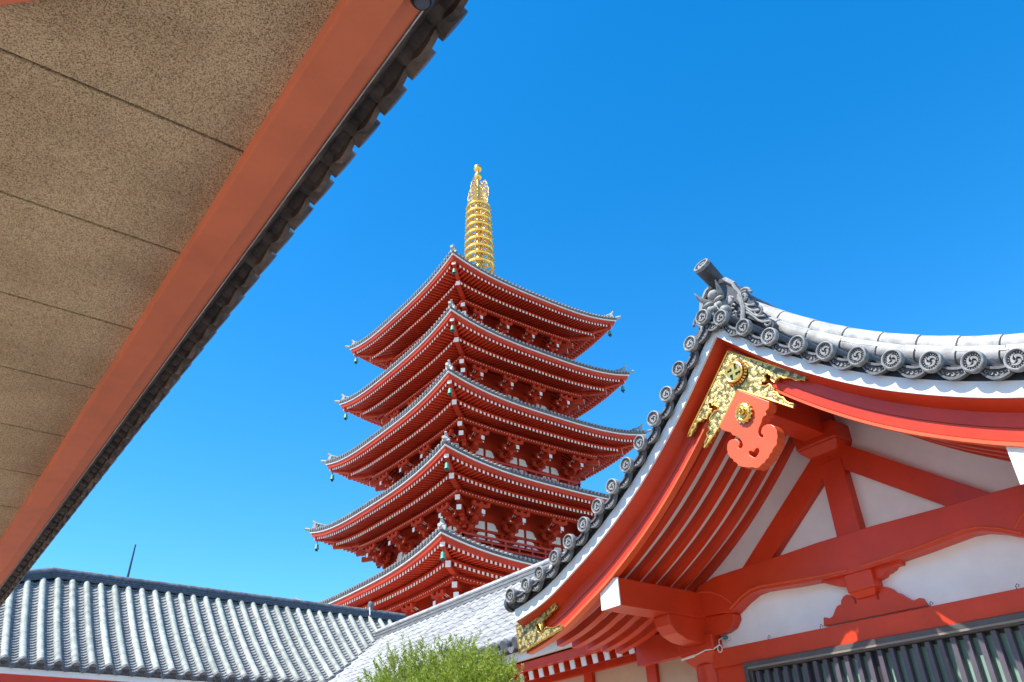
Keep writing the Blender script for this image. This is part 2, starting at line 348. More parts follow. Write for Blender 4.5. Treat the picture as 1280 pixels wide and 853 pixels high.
for k in range(1, 6):
    wd = TW[k]; wb = WB[k]; zk = TZ[k]
    # ---- roof: tiled surface, boarded eave
    rf = MB(); topd = 1.1 if k == 5 else WB[k+1]+0.35
    ris = {5: 4.6}.get(k, 2.15)
    prof = [(wd+0.02, 0.02)]
    for i in range(1, 9):
        q = i/8; prof.append((wd+(topd-wd)*q, 0.02+ris*(q*0.62+0.38*q*q)))
    strip(rf, k, prof, 28, False)
    strip(rf, k, [(wd+0.04, 0.13), (wd+0.04, 0.0), (wd-0.5, 0.03), (wd-0.5, 0.3)], 28, True)
    roof = rf.build('tiled_roof', M['tile'], pag, smooth=False, recalc=False)
    # ---- round eave tiles
    et = MB(); indt = 0; n = int(2*wd/0.30)
    for side in range(4):
        for i in range(n):
            t = (-n/2+i+0.5)*0.30
            p0 = eave_pt(k, side, t, wd+0.12, 0.15); p1 = eave_pt(k, side, t, wd-1.0, 0.15+0.33)
            if k == 2 and side in (0, 3) and indt < 100:
                indt += 1; one = MB(); one.tube([p0, p1], 0.085, 8); one.build('round_eave_tile', M['pan_tile'], roof, smooth=True); continue
            et.tube([p0, p1], 0.085, 8)
    tag(et.build('round_eave_tiles', M['pan_tile'], roof, smooth=True), kind='stuff')
    wl_ = MB(); strip(wl_, k, [(wd+0.0, -0.01), (wd+0.0, -0.075), (wd-0.35, -0.07), (wd-0.35, -0.01)], 28)
    wl_.build('white_eave_line', M['white'], roof)
    fb = MB(); strip(fb, k, [(wd-0.07, -0.086), (wd-0.12, -0.31), (wd-0.34, -0.31), (wd-0.34, -0.086)], 28)
    fb.build('eave_board', M['red_flat'], roof)
    # ---- rafters in two tiers with white tips
    zf0, zf1 = -0.07, -0.31         # flying rafter top (inner / outer)
    raf = MB(); tip = MB(); indiv = 0; ns = int(2*(wd-0.42)/0.295)
    nsb = int(2*(wd-1.45)/0.295)
    for side in range(4):
        for i in range(ns+1):
            t = (-ns/2+i)*0.295
            inner = max(wd-1.75, abs(t)+0.16)
            if inner < wd-0.4:
                if k == 2 and side in (0, 3) and indiv < 100:
                    indiv += 1; one = MB(); sidebox(one, k, side, t, inner, wd-0.30, -0.31+0.17*(wd-0.30-inner)/1.4, -0.31, 0.12, 0.15)
                    one.mi = 1; sidebox(one, k, side, t, wd-0.30, wd-0.285, -0.308, -0.308, 0.124, 0.156); one.build('rafter', [M['red_flat'], M['white']], roof); continue
                sidebox(raf, k, side, t, inner, wd-0.30, -0.31+0.17*(wd-0.30-inner)/1.4, -0.31, 0.12, 0.15)
                sidebox(tip, k, side, t, wd-0.30, wd-0.285, -0.308, -0.308, 0.124, 0.156)
        for i in range(nsb+1):
            t = (-nsb/2+i)*0.295
            inner = max(wb, abs(t)+0.16)
            if inner < wd-1.34:
                sidebox(raf, k, side, t, inner, wd-1.28, -0.60+0.24*(wd-1.28-inner), -0.60, 0.13, 0.16)
                sidebox(tip, k, side, t, wd-1.28, wd-1.265, -0.598, -0.598, 0.134, 0.166)
    strip(raf, k, [(wd-0.33, -0.30), (wd-1.7, -0.13), (wd-1.7, -0.09), (wd-0.33, -0.25)], 28)
    strip(raf, k, [(wd-1.31, -0.46), (wd-1.31, -0.59), (wd-1.48, -0.57), (wd-1.48, -0.28)], 28)     # kioi beam
    strip(raf, k, [(wd-1.36, -0.585), (wb-0.1, -0.58+0.24*(wd-1.36-wb)), (wb-0.1, -0.5+0.24*(wd-1.36-wb)), (wd-1.36, -0.5)], 28)
    raf.mi = 1; raf.add(tip.v, tip.f); r_o = raf.build('rafter_rows', [M['red_flat'], M['white']], roof); tag(r_o, kind='stuff')
    # ---- outer purlin with fine white dots
    pu = MB(); pd = wd-2.62
    strip(pu, k, [(pd+0.1, -0.88), (pd+0.1, -0.62), (pd-0.1, -0.56), (pd-0.1, -0.88)], 14)
    pu.build('eave_purlin', M['red_flat'], roof)
    dt = MB(); nd = int(2*pd/0.22)
    for side in range(4):
        for i in range(nd+1):
            t = (-nd/2+i)*0.22
            if abs(t) < pd: sidebox(dt, k, side, t, pd+0.1, pd+0.125, -0.72, -0.72, 0.05, 0.055)
    tag(dt.build('purlin_dots', M['white'], roof), kind='stuff')
    # ---- hip rafters and corner ridges
    for c_ in range(4):
        sx, sy = [(-1,-1), (1,-1), (1,1), (-1,1)][c_]
        def dg(d, z, o=0.0):
            lift = LIFT*(max(d, 0)/wd)**4
            return Vector((PX+sx*d+o*sy, PY+sy*d-o*sx, zk-LIFT+lift+z))
        hp = MB(); wt = MB()
        hp.bar(dg(wd-1.7, -0.36), dg(wd-0.32, -0.40), 0.26, 0.32); wt.bar(dg(wd-0.32, -0.40), dg(wd-0.305, -0.40), 0.264, 0.324)
        hp.bar(dg(wb, -0.30+0.2*(wd-1.3-wb)), dg(wd-2.2, -0.62), 0.30, 0.34); hp.bar(dg(wd-2.2, -0.62), dg(wd-1.28, -0.80), 0.28, 0.34)
        wt.bar(dg(wd-1.28, -0.80), dg(wd-1.262, -0.802), 0.284, 0.344)
        hp.bar(dg(wb+0.1, -0.9), dg(wd-2.46, -1.22), 0.28, 0.3); wt.bar(dg(wd-2.46, -1.22), dg(wd-2.442, -1.222), 0.284, 0.304)
        hp.bar(dg(wb+0.1, -1.35), dg(wd-2.76, -1.62), 0.28, 0.3); wt.bar(dg(wd-2.76, -1.62), dg(wd-2.742, -1.622), 0.284, 0.304)
        for j, (dd, zz) in enumerate(((wb+0.35, -2.1), (wb+0.75, -1.9))):
            hp.bar(dg(wb-0.1, zz), dg(dd, zz), 0.24, 0.24); hp.bar(dg(dd-0.1, zz+0.2), dg(dd+0.14, zz+0.2), 0.3, 0.16)
        hp.mi = 1; hp.add(wt.v, wt.f); hp.build('hip_rafter', [M['red_flat'], M['white']], roof)
        cr = MB()
        pts = [dg(wd-0.25, 0.30), dg(wd-0.9, 0.42), dg(wd-1.8, 0.66), dg(wd-3.0, 1.15)]
        cr.tube(pts, [0.13, 0.16, 0.17, 0.17], 8)
        cr.tube([dg(wd+0.26, 0.12), dg(wd-0.35, 0.22)], 0.10, 8)
        # upright end tile
        cr.bar(dg(wd-0.30, 0.36), dg(wd-0.16, 0.36), 0.42, 0.34); cr.bar(dg(wd-0.30, 0.60), dg(wd-0.18, 0.60), 0.22, 0.22)
        cr.tube([dg(wd-0.1, 0.82), dg(wd-0.24, 0.68), dg(wd-0.9, 0.60)], [0.07, 0.085, 0.06], 8)
        cr.bar(dg(wd-1.55, 0.62), dg(wd-1.42, 0.70), 0.3, 0.34)
        cr.build('corner_ridge', M['tile_pale'], roof, smooth=True)
    # ---- storey: wall body, columns, white infill, brackets
    zc = zk-LIFT-2.62               # capital height (foot of the brackets)
    zb = (TZ[k-1]+0.9) if k > 1 else 5.0
    st = MB()
    st.box((PX-wb+0.12, PY-wb+0.12, zb-0.6 if k > 1 else 5.0), (PX+wb-0.12, PY+wb-0.12, zk-0.1))
    for q in (-1, 1):
        for (z0, h) in ((zc-0.05, 0.2), (zc+0.64, 0.15), (zc-0.75, 0.22), (zb, 0.3)):
            st.box((PX-wb-0.06, PY+q*wb-0.08, z0-h/2), (PX+wb+0.06, PY+q*wb+0.08, z0+h/2))
            st.box((PX+q*wb-0.083, PY-wb-0.063, z0-h/2+0.003), (PX+q*wb+0.083, PY+wb+0.063, z0+h/2-0.003))
    bay = 2*wb/3
    for a in range(4):
        for q in (-1, 1):
            st.tube([(PX-wb+a*bay, PY+q*wb, zb-0.5), (PX-wb+a*bay, PY+q*wb, zc+0.02)], 0.2, 12)
            if 0 < a < 3: st.tube([(PX+q*wb, PY-wb+a*bay, zb-0.5), (PX+q*wb, PY-wb+a*bay, zc+0.02)], 0.2, 12)
    sto = st.build('storey_wall', M['red_flat'], pag)
    for side in range(4):
        for a in range(3):
            cx = -wb+(a+0.5)*bay; inf = MB()
            for (z0, z1) in ((zc-0.02, zc+0.56), (zc+0.72, zc+1.24)):
                for q in (-1, 1):
                    x0 = cx+q*0.10; H = z1-z0; Wd = bay*0.36
                    pl = [(x0, z0), (x0+q*Wd, z0), (x0+q*Wd*0.82, z0+H*0.22), (x0+q*Wd*0.62, z0+H*0.40), (x0+q*Wd*0.56, z0+H*0.72), (x0+q*Wd*0.46, z0+H*0.95), (x0+q*Wd*0.3, z1), (x0, z1)]
                    def fm(p, s_):
                        x, y = p[0], -(wb-0.06+0.05*s_)
                        for _ in range(side): x, y = -y, x
                        return (PX+x, PY+y, p[1])
                    inf.prism([pl], fm)
            inf.build('plaster_infill', M['plaster'], sto)
    # balcony (storeys 2-5)
    if k > 1:
        bl = MB(); bd = wb+0.62; z0 = TZ[k-1]+0.95
        for side in range(4):
            def sp(t, d, z):
                x, y = t, -d
                for _ in range(side): x, y = -y, x
                return Vector((PX+x, PY+y, z))
            e = side % 2*0.003
            for z, th in ((z0, 0.16), (z0+0.25, 0.10), (z0+0.55, 0.09), (z0+0.86, 0.13)):
                bl.bar(sp(-bd-0.12, bd, z+e), sp(bd+0.12, bd, z+e), 0.12, th)
            nn = 10
            for i in range(nn+1): bl.bar(sp(-bd+2*bd*i/nn, bd, z0), sp(-bd+2*bd*i/nn, bd, z0+0.86), 0.11, 0.11, upv=Vector((1,0,0)))
        bl.box((PX-bd+0.1, PY-bd+0.1, z0-0.25), (PX+bd-0.1, PY+bd-0.1, z0-0.1))
        bl.build('balcony_railing', M['red'], sto)
    proto = bracket_mesh('bracket')
    first = None
    for side in range(4):
        for a in range(4):
            for part in (0,):
                if first is None:
                    o = proto.build('bracket_set', [M['red_flat'], M['white']], sto); first = o
                else:
                    o = dupe(first, sto)
                t = -wb+a*bay; x, y = t, -wb
                for _ in range(side): x, y = -y, x
                o.rotation_euler = (0, 0, R(90*side)); put(o, (PX+x, PY+y, zc))
                o.scale = (bay/2.75 if bay < 2.75 else 1, (wd-2.62-wb)/1.58, 1.03)

# ---- stone terrace below
ba = MB(); ba.box((PX-7, PY-7, 0), (PX+7, PY+7, 4.7)); ba.box((PX-7.3, PY-7.3, 4.7), (PX+7.3, PY+7.3, 5.0)); ba.build('terrace', M['plaster'], pag)

# ---- golden spire
sp_ = MB(); sp_.lathe([(0.9, 0), (0.9, 0.9), (1.15, 1.0), (1.15, 1.2), (0.75, 1.3), (0.95, 2.0), (0.5, 2.6)], (PX, PY, 38.6), 20)
sp_.tube([(PX, PY, 41), (PX, PY, 53.0)], [0.24, 0.11], 12)
spo = sp_.build('spire', M['gold'], pag, smooth=True)
for i in range(9):
    z = 41.9+i*0.795; r = 1.22-i*0.027
    rg = MB(); n = 32
    prof = [(r, -0.12), (r+0.05, 0.0), (r, 0.12), (r-0.18, 0.10), (r-0.18, -0.10), (r, -0.12)]
    rg.lathe(prof, (0, 0, 0), n)
    rg.lathe([(0.30, -0.2), (0.36, 0), (0.30, 0.2)], (0, 0, 0), 16)
    for a in range(8):
        an = a*math.pi/4; c_, s_ = math.cos(an), math.sin(an)
        rg.bar((c_*0.25, s_*0.25, 0), (c_*(r-0.1), s_*(r-0.1), 0), 0.09, 0.09)
    for a in range(12):
        an = a*math.pi/6+0.2; c_, s_ = math.cos(an), math.sin(an)
        rg.tube([(c_*(r+0.06), s_*(r+0.06), -0.1), (c_*(r+0.06), s_*(r+0.06), -0.42)], [0.02, 0.08], 6)
    rg.build('spire_ring', M['gold'], spo, smooth=True, loc=(PX, PY, z))
fl = MB()
for a in range(4):
    an = R(20+a*90); c_, s_ = math.cos(an), math.sin(an)
    rnd = random.Random(a)
    # pierced flame plate: lattice of small curls inside a flame outline
    for i in range(15):
        for j in range(6):
            h = i/14; z = 48.55+2.55*h; wmax = 1.02*(0.72+0.28*math.sin(h*3.0+0.3))
            if h > 0.86 and j < 2: continue
            r = 0.14+(j+rnd.uniform(-0.2, 0.2))/5.2*wmax*0.86
            z += rnd.uniform(-0.05, 0.05); q = rnd.uniform(0.07, 0.1)
            a0 = rnd.uniform(0, 6.28); pts = []
            for m_ in range(5):
                aa = a0+m_*1.15; pts.append(Vector((c_*(r+q*math.cos(aa)), s_*(r+q*math.cos(aa)), z+q*math.sin(aa))))
            fl.tube([(p.x+PX, p.y+PY, p.z) for p in pts], 0.026, 4, caps=False)
    pts = []
    for i in range(13):
        h = i/12; r = 0.1+1.0*(0.72+0.28*math.sin(h*3.0+0.3))+0.05*math.sin(h*26)
        if h > 0.9: r *= 0.96
        pts.append((PX+c_*r, PY+s_*r, 48.5+2.7*h))
    fl.tube(pts, 0.03, 5)
fl.build('flame_finial', M['gold'], spo, smooth=True)
bb_ = MB()
for z, r in ((51.95, 0.36), (52.93, 0.37)):
    prof = [(max(0.001, r*math.sin(a*math.pi/10)), -r*math.cos(a*math.pi/10)) for a in range(11)]
    bb_.lathe(prof, (PX, PY, z), 18)
bb_.lathe([(0.14, -0.3), (0.16, 0), (0.10, 0.12), (0.001, 0.32)], (PX, PY, 53.15), 10)
bb_.build('jewel_balls', M['gold'], spo, smooth=True)

# ---- wind bells hanging at the eave corners
def bell_parts(root):
    b = MB(); b.lathe([(0.001, 0.0), (0.09, -0.02), (0.12, -0.10), (0.13, -0.26), (0.17, -0.36), (0.14, -0.36), (0.10, -0.26)], (0,0,-0.16), 12)
    bo = b.build('bell_body', M['bronze_green'], root, smooth=True, loc=WL[root.name])
    q = MB(); q.tube([(0,0,0.05), (0,0,-0.2)], 0.025, 6); q.build('hanger', M['bronze_dark'], root, loc=WL[root.name])
    q = MB(); q.tube([(0,0,-0.4), (0,0,-0.58)], 0.02, 6); q.box((-0.09,-0.012,-0.68), (0.09,0.012,-0.57)); q.build('clapper', M['bronze_dark'], root, loc=WL[root.name])
TN = {5: 'topmost', 4: 'second from top', 3: 'middle', 2: 'fourth from top', 1: 'lowest'}
proto_bell = None
for k in range(1, 6):
    for (sx, sy, nm) in ((-1,-1,'near'), (-1,1,'left'), (1,-1,'right')):
        if (nm == 'right' and k < 3) or (nm == 'left' and k < 2): continue
        d = TW[k]-0.42
        p = (PX+sx*d, PY+sy*d, TZ[k]-LIFT+LIFT*(d/TW[k])**4-0.60)
        tone = {'near': 'pale green wind bell on the middle corner', 'left': 'dark green wind bell under the left tip', 'right': 'blue-green wind bell under the right tip'}[nm]
        t = thing('wind_bell', '%s of the pagoda\'s %s eave' % (tone, TN[k]), 'bell', p, 'wind bells hanging from the pagoda eaves')
        if proto_bell is None: bell_parts(t); proto_bell = t
        else:
            for ch in proto_bell.children:
                c2 = ch.copy(); COL.objects.link(c2); c2.parent = t; c2.location = (0,0,0)
# ================================================================== gabled temple hall
YC = 4.24
PS = [0, .2, .43, .66, .903, 1.14, 1.41, 1.67, 1.936, 2.2, 2.475, 2.75, 3.0, 3.27, 3.46, 3.8]
PZ = [6.13, 5.93, 5.69, 5.476, 5.27, 5.083, 4.893, 4.735, 4.588, 4.457, 4.345, 4.225, 4.14, 4.085, 4.055, 4.02]
def P(s): # smoothed gable curve (height of the verge tile centres)
    s = abs(s); return sum(interp(max(0, s+q*0.1), PS, PZ) if s > 0.15 else interp(abs(s), PS, PZ) for q in (-1.5, -.5, .5, 1.5))/4
SE = 3.50
hall = thing('temple_hall', 'red and white temple hall with a curved tiled gable, golden fittings and a slatted window', 'temple hall', (9, YC, 0))

def sweep(mb, X0, X1, o_top, o_bot, s0=-SE, s1=SE, N=90, o_top1=None, o_bot1=None):
    """band following the gable curve between two depths; o_* are offsets under the curve at X0 (and at X1)"""
    t1 = o_top if o_top1 is None else o_top1; b1 = o_bot if o_bot1 is None else o_bot1
    vs = []; fs = []
    for i in range(N+1):
        s = s0+(s1-s0)*i/N; z = P(s)
        vs += [(X0, YC+s, z+o_top), (X0, YC+s, z+o_bot), (X1, YC+s, z+b1), (X1, YC+s, z+t1)]
    for i in range(N):
        for j in range(4): fs.append((i*4+j, (i+1)*4+j, (i+1)*4+(j+1) % 4, i*4+(j+1) % 4))
    fs += [(0,1,2,3), (N*4+3, N*4+2, N*4+1, N*4)]
    mb.add(vs, fs)

def tube_along(mb, X, off, r, s0, s1, n=8, gap=0.0, N=40, a0=0, a1=2*math.pi):
    pts = [(X, YC+s0+(s1-s0)*i/N, P(s0+(s1-s0)*i/N)+off) for i in range(N+1)]
    mb.tube(pts, r, n, a0=a0, a1=a1)

XB = 17.0
# ---- roof body
rb = MB()
sweep(rb, 6.14, XB, 0.02, -0.30)
roof = rb.build('main_roof', [M['tile']], hall)
dk = MB(); sweep(dk, 6.135, 7.7, -0.303, -0.392); deck = dk.build('eave_deck', M['white'], roof)
# ---- dark bedding strip under the tiles, white board, cove, bargeboard
b_ = MB(); sweep(b_, 5.89, 5.99, 0.0, -0.135); b_.build('bedding_strip', M['black'], roof)
b_ = MB(); sweep(b_, 5.896, 5.99, -0.13, -0.268); wb_o = b_.build('white_verge_board', M['white'], hall)
b_ = MB(); sweep(b_, 5.92, 6.065, -0.2685, -0.273, o_top1=-0.2685, o_bot1=-0.345); b_.build('cove', M['red'], wb_o)
barge = MB()
sweep(barge, 6.062, 6.13, -0.33, -0.462); sweep(barge, 6.074, 6.13, -0.459, -0.472); sweep(barge, 6.062, 6.13, -0.47, -0.572)
bo = barge.build('bargeboard', M['red'], hall)
b_ = MB(); sweep(b_, 6.075, 6.13, -0.572, -0.580); b_.build('groove', M['red_dark'], bo)
b_ = MB(); sweep(b_, 6.045, 6.13, -0.580, -0.612); b_.build('lower_fillet', M['salmon'], bo)

# ---- rafters below the deck
for i in range(6):
    X = 6.262+i*0.238
    b_ = MB(); sweep(b_, X, X+0.098, -0.38, -0.487)
    b_.build('rafter', M['red'], roof)
b_ = MB(); sweep(b_, 6.13, 6.16, -0.27, -0.50); b_.build('barge_backing', M['red'], roof)

# ---- tiles. verge discs with three-comma swirl
def disc_mesh():
    R0 = 0.108; b = MB(); n = 28; KS = 0.80
    # rim (material 0), sunk face (1), relief (0)
    prof = [(0.086, 0.0), (R0, 0.0), (R0, 0.03), (R0-0.004, 0.045), (R0-0.016, 0.05), (R0-0.024, 0.045), (R0-0.028, 0.026)]
    vs = []; fs = []
    for r, h in prof:
        for j in range(n):
            a = 2*math.pi*j/n; vs.append((-h, r*math.cos(a), r*math.sin(a)))
    fs = [(i*n+j, i*n+(j+1) % n, (i+1)*n+(j+1) % n, (i+1)*n+j) for i in range(len(prof)-1) for j in range(n)]
    b.mi = 0; b.add(vs, fs)
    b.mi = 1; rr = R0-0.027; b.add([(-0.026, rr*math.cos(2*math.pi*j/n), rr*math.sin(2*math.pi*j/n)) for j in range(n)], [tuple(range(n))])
    b.mi = 0
    # ring of dots
    for j in range(18):
        a = 2*math.pi*j/18; b.box((-0.036, 0.068*math.cos(a)-0.0042, 0.068*math.sin(a)-0.0042), (-0.024, 0.068*math.cos(a)+0.0042, 0.068*math.sin(a)+0.0042))
    for kx_ in range(n):
        pass
    # three commas
    for c3 in range(3):
        a0 = c3*2*math.pi/3+0.4; outer = []; inner = []
        for i in range(15):
            q = i/14; a = a0+q*2.5; rc = 0.020+0.034*q**0.7; wdh = 0.0155*(1-q)**0.65+0.0015
            if i == 0: wdh = 0.011
            outer.append(((rc+wdh)*math.cos(a), (rc+wdh)*math.sin(a))); inner.append(((rc-wdh)*math.cos(a), (rc-wdh)*math.sin(a)))
        b.prism([outer+inner[::-1]], lambda p, k: (-0.024-0.016*k, p[0], p[1]))
    return b
dm = disc_mesh(); dm.v = [(x, y*0.80, z*0.80) for x, y, z in dm.v]
SL = [.253, .453, .665, .886, 1.118, 1.349, 1.594, 1.844, 2.091, 2.35, 2.612, 2.891, 3.146, 3.446]
SR = [.17, .40, .647, .902, 1.14, 1.40, 1.66, 1.936, 2.216, 2.49, 2.77, 3.05, 3.3]
spots = [-s for s in SR[::-1]]+[0.045]+SL
tiles_o = MB()
fd = None
for i, s in enumerate(spots):
    loc = (5.83, YC+s, P(s)+(0.0))
    if fd is None:
        fd = dm.build('round_end_tile', [M['tile_face'], M['tile_recess']], roof, smooth=True, loc=loc); d_ = fd
    else:
        d_ = dupe(fd, roof); put(d_, loc)
    d_.rotation_euler = (R(random.uniform(0, 120)), R(random.uniform(-2, 2)), R(random.uniform(-3, 3)))
    tiles_o.tube([(5.832, YC+s, P(s)), (6.5, YC+s, P(s)+0.0)], 0.069, 14, caps=False)
for sg in (-1, 1):
    tiles_o.tube([(5.93, YC+sg*3.40, P(3.4)-0.01), (5.93, YC+sg*3.60, P(3.6)-0.03)], 0.07, 14)
    tiles_o.tube([(5.93, YC+sg*3.585, P(3.6)-0.03), (5.93, YC+sg*3.64, P(3.6)-0.035)], 0.088, 18)
tiles_o.build('verge_cover_tiles', M['tile_blue'], roof, smooth=True)
# hanging crescents between the discs
cr = MB(); band = MB()
for i in range(len(spots)-1):
    s0, s1 = spots[i], spots[i+1]
    a = Vector((YC+s0, P(s0))); c = Vector((YC+s1, P(s1))); t = c-a; L = t.length; t /= L; nrm = Vector((t.y, -t.x))
    if nrm.y > 0: nrm = -nrm
    def pt(q, sag, base): return a+t*(L*q)+nrm*(base+sag*math.sin(math.pi*min(max(q, 0), 1))**0.85)
    N = 14; qs = [0.06+0.88*j/N for j in range(N+1)]
    for (sg0, b0, sg1, b1, xa, xb, m_) in ((0.105, 0.028, 0.090, 0.022, 5.825, 5.87, cr), (0.050, 0.006, 0.036, 0.0, 5.825, 5.87, cr)):
        outer = [pt(q, sg0, b0) for q in qs]; inner = [pt(q, sg1, b1) for q in qs]
        m_.prism([outer+inner[::-1]], lambda p, k: (xa+(xb-xa)*k, p[0], p[1]))
    outer = [pt(q, 0.092, 0.023) for q in qs]; inner = [pt(q, 0.046, 0.004) for q in qs]
    cr.prism([outer+inner[::-1]], lambda p, k: (5.85+0.03*k, p[0], p[1]))
    # raised leaf scroll on the band
    for j in range(5):
        q = 0.26+0.12*j; p = pt(q, 0.072, 0.014); rr = 0.012
        band.tube([(5.842, p.x+rr*math.cos(x_), p.y+rr*math.sin(x_)) for x_ in (0.3+j, 1.5+j, 2.7+j, 3.9+j)], 0.0055, 5)
    # trough of the pan tile running back
    pts = [pt(q, 0.044, 0.0) for q in qs]; lo = [pt(q, 0.082, 0.02) for q in qs]
    vs = [(5.86, p.x, p.y) for p in pts]+[(6.45, p.x, p.y) for p in pts]+[(5.88, p.x, p.y) for p in lo]+[(5.99, p.x, p.y) for p in lo]
    n = len(pts)
    cr.add(vs, [(j, j+1, n+j+1, n+j) for j in range(n-1)]+[(2*n+j, 2*n+j+1, 3*n+j+1, 3*n+j) for j in range(n-1)])
cr.mi = 1; cr.add(band.v, band.f); cr.build('verge_pan_tiles', [M['tile'], M['tile_pale']], roof, smooth=True, recalc=False)
# slope tiles: courses running down the slope (segmented rolls)
def rolls(name, X, off, r, m, s0=0.16, s1=3.35, seg=0.30):
    for sg in (-1, 1):
        b = MB(); s = s0; i = 0
        while s < s1-0.05:
            e = min(s+seg, s1); j_ = random.uniform(-0.006, 0.006)
            pts = [(X+j_, YC+sg*q, P(q)+off+j_) for q in (s+0.008, (s+e)/2, e-0.004)]
            b.tube(pts, [r*0.97, r, r*1.03], 12)
            s = e; i += 1
        b.build(name, m, roof, smooth=True)
rolls('verge_ridge_roll', 6.31, 0.215, 0.075, M['tile_pale'])
for sg in (-1, 1):
    b_ = MB(); s = 0.16
    while s < 3.3:
        e = s+0.36; b_.hexa([(6.24, YC+sg*s, P(s)+0.24), (6.24, YC+sg*(e-.008), P(e)+0.24), (6.6, YC+sg*(e-.008), P(e)+0.24), (6.6, YC+sg*s, P(s)+0.24),
                             (6.26, YC+sg*s, P(s)+0.29), (6.26, YC+sg*(e-.008), P(e)+0.29), (6.6, YC+sg*(e-.008), P(e)+0.29), (6.6, YC+sg*s, P(s)+0.29)]); s = e
    b_.build('flat_ridge_tiles', M['tile_pale'], roof)
rolls('upper_ridge_roll', 6.42, 0.34, 0.09, M['tile_pale'])
for i in range(34):
    rolls('roof_tile_roll', 6.75+i*0.30, 0.09, 0.08, M['tile'], 0.2, 3.5)
# ---- main ridge
b_ = MB()
b_.box((6.12, YC-0.13, 6.05), (XB, YC+0.13, 6.50)); 
for j in range(4): b_.box((6.14, YC-0.165, 6.16+j*0.085), (XB, YC+0.165, 6.19+j*0.085))
b_.tube([(6.1, YC, 6.53), (XB, YC, 6.53)], 0.10, 14)
ridge = b_.build('ridge', M['tile_dark'], roof, smooth=True)
# toribusuma: projecting cylinder above the mask
b_ = MB(); b_.tube([(5.91, YC, 6.74), (6.12, YC, 6.61), (6.5, YC, 6.56)], [0.098, 0.088, 0.085], 20)
tb = b_.build('projecting_ridge_tile', M['tile_blue'], ridge, smooth=True)
d_ = dupe(fd, tb); d_.data = fd.data; put(d_, (5.915, YC, 6.737)); d_.rotation_euler = (0.5, R(30), 0); d_.scale = (1, 1.12, 1.12)
# ---- demon mask tile
om = MB(); Xf = 6.05
shield = [(-0.23,5.98),(-0.27,6.12),(-0.26,6.3),(-0.22,6.45),(-0.13,6.56),(0,6.6),(0.13,6.56),(0.22,6.45),(0.26,6.3),(0.27,6.12),(0.23,5.98)]
om.mi = 1; om.prism([[(YC+y, z) for y, z in shield]], lambda p, k: (Xf+0.03+0.09*k, p[0], p[1]))  # dark plate paints the recess shade behind the paler raised features
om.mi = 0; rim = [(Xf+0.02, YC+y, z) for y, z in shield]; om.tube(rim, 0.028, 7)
def blob(c, r, sc=(1,1,1), n=12):
    prof = [(max(0.001, math.sin(a*math.pi/8)), -math.cos(a*math.pi/8)) for a in range(9)]
    vs = []
    for rr, zz in prof:
        for j in range(n):
            a = 2*math.pi*j/n; vs.append((c[0]+r*sc[0]*rr*math.cos(a), c[1]+r*sc[1]*rr*math.sin(a), c[2]+r*sc[2]*zz))
    om.add(vs, [(i*n+j, i*n+(j+1) % n, (i+1)*n+(j+1) % n, (i+1)*n+j) for i in range(8) for j in range(n)])
blob((Xf, YC, 6.2), 0.15, (0.5, 1, 1.05))
for q in (-1, 1):
    blob((Xf-0.07, YC+q*0.062, 6.255), 0.035); blob((Xf-0.075, YC+q*0.075, 6.315), 0.045, (0.8, 1.4, 0.55)); blob((Xf-0.06, YC+q*0.10, 6.165), 0.05)
    blob((Xf-0.07, YC+q*0.05, 6.10), 0.03, (1, 1.3, 0.7)); blob((Xf-0.02, YC+q*0.165, 6.26), 0.05, (0.6, 0.7, 1.2))
    om.tube([(Xf-0.05, YC+q*0.09, 6.36), (Xf-0.13, YC+q*0.13, 6.40), (Xf-0.18, YC+q*0.145, 6.47)], [0.032, 0.022, 0.004], 8)
    om.tube([(Xf-0.07, YC+q*0.045, 6.10), (Xf-0.10, YC+q*0.05, 6.055)], [0.012, 0.003], 6)
    for j in range(3):
        pts = [(Xf-0.03, YC+q*(0.19+0.025*math.cos(a)), 6.08+j*0.09+0.025*math.sin(a)) for a in (0, 1.2, 2.4, 3.6, 4.8)]
        om.tube(pts, 0.011, 6)
blob((Xf-0.105, YC, 6.215), 0.036, (1, 1.2, 0.9)); blob((Xf-0.06, YC, 6.41), 0.065, (0.8, 1, 0.8)); blob((Xf-0.07, YC, 6.06), 0.05, (0.8, 1.3, 0.5))
om.build('demon_mask_tile', [M['tile_face'], M['tile_blue']], ridge, smooth=True)
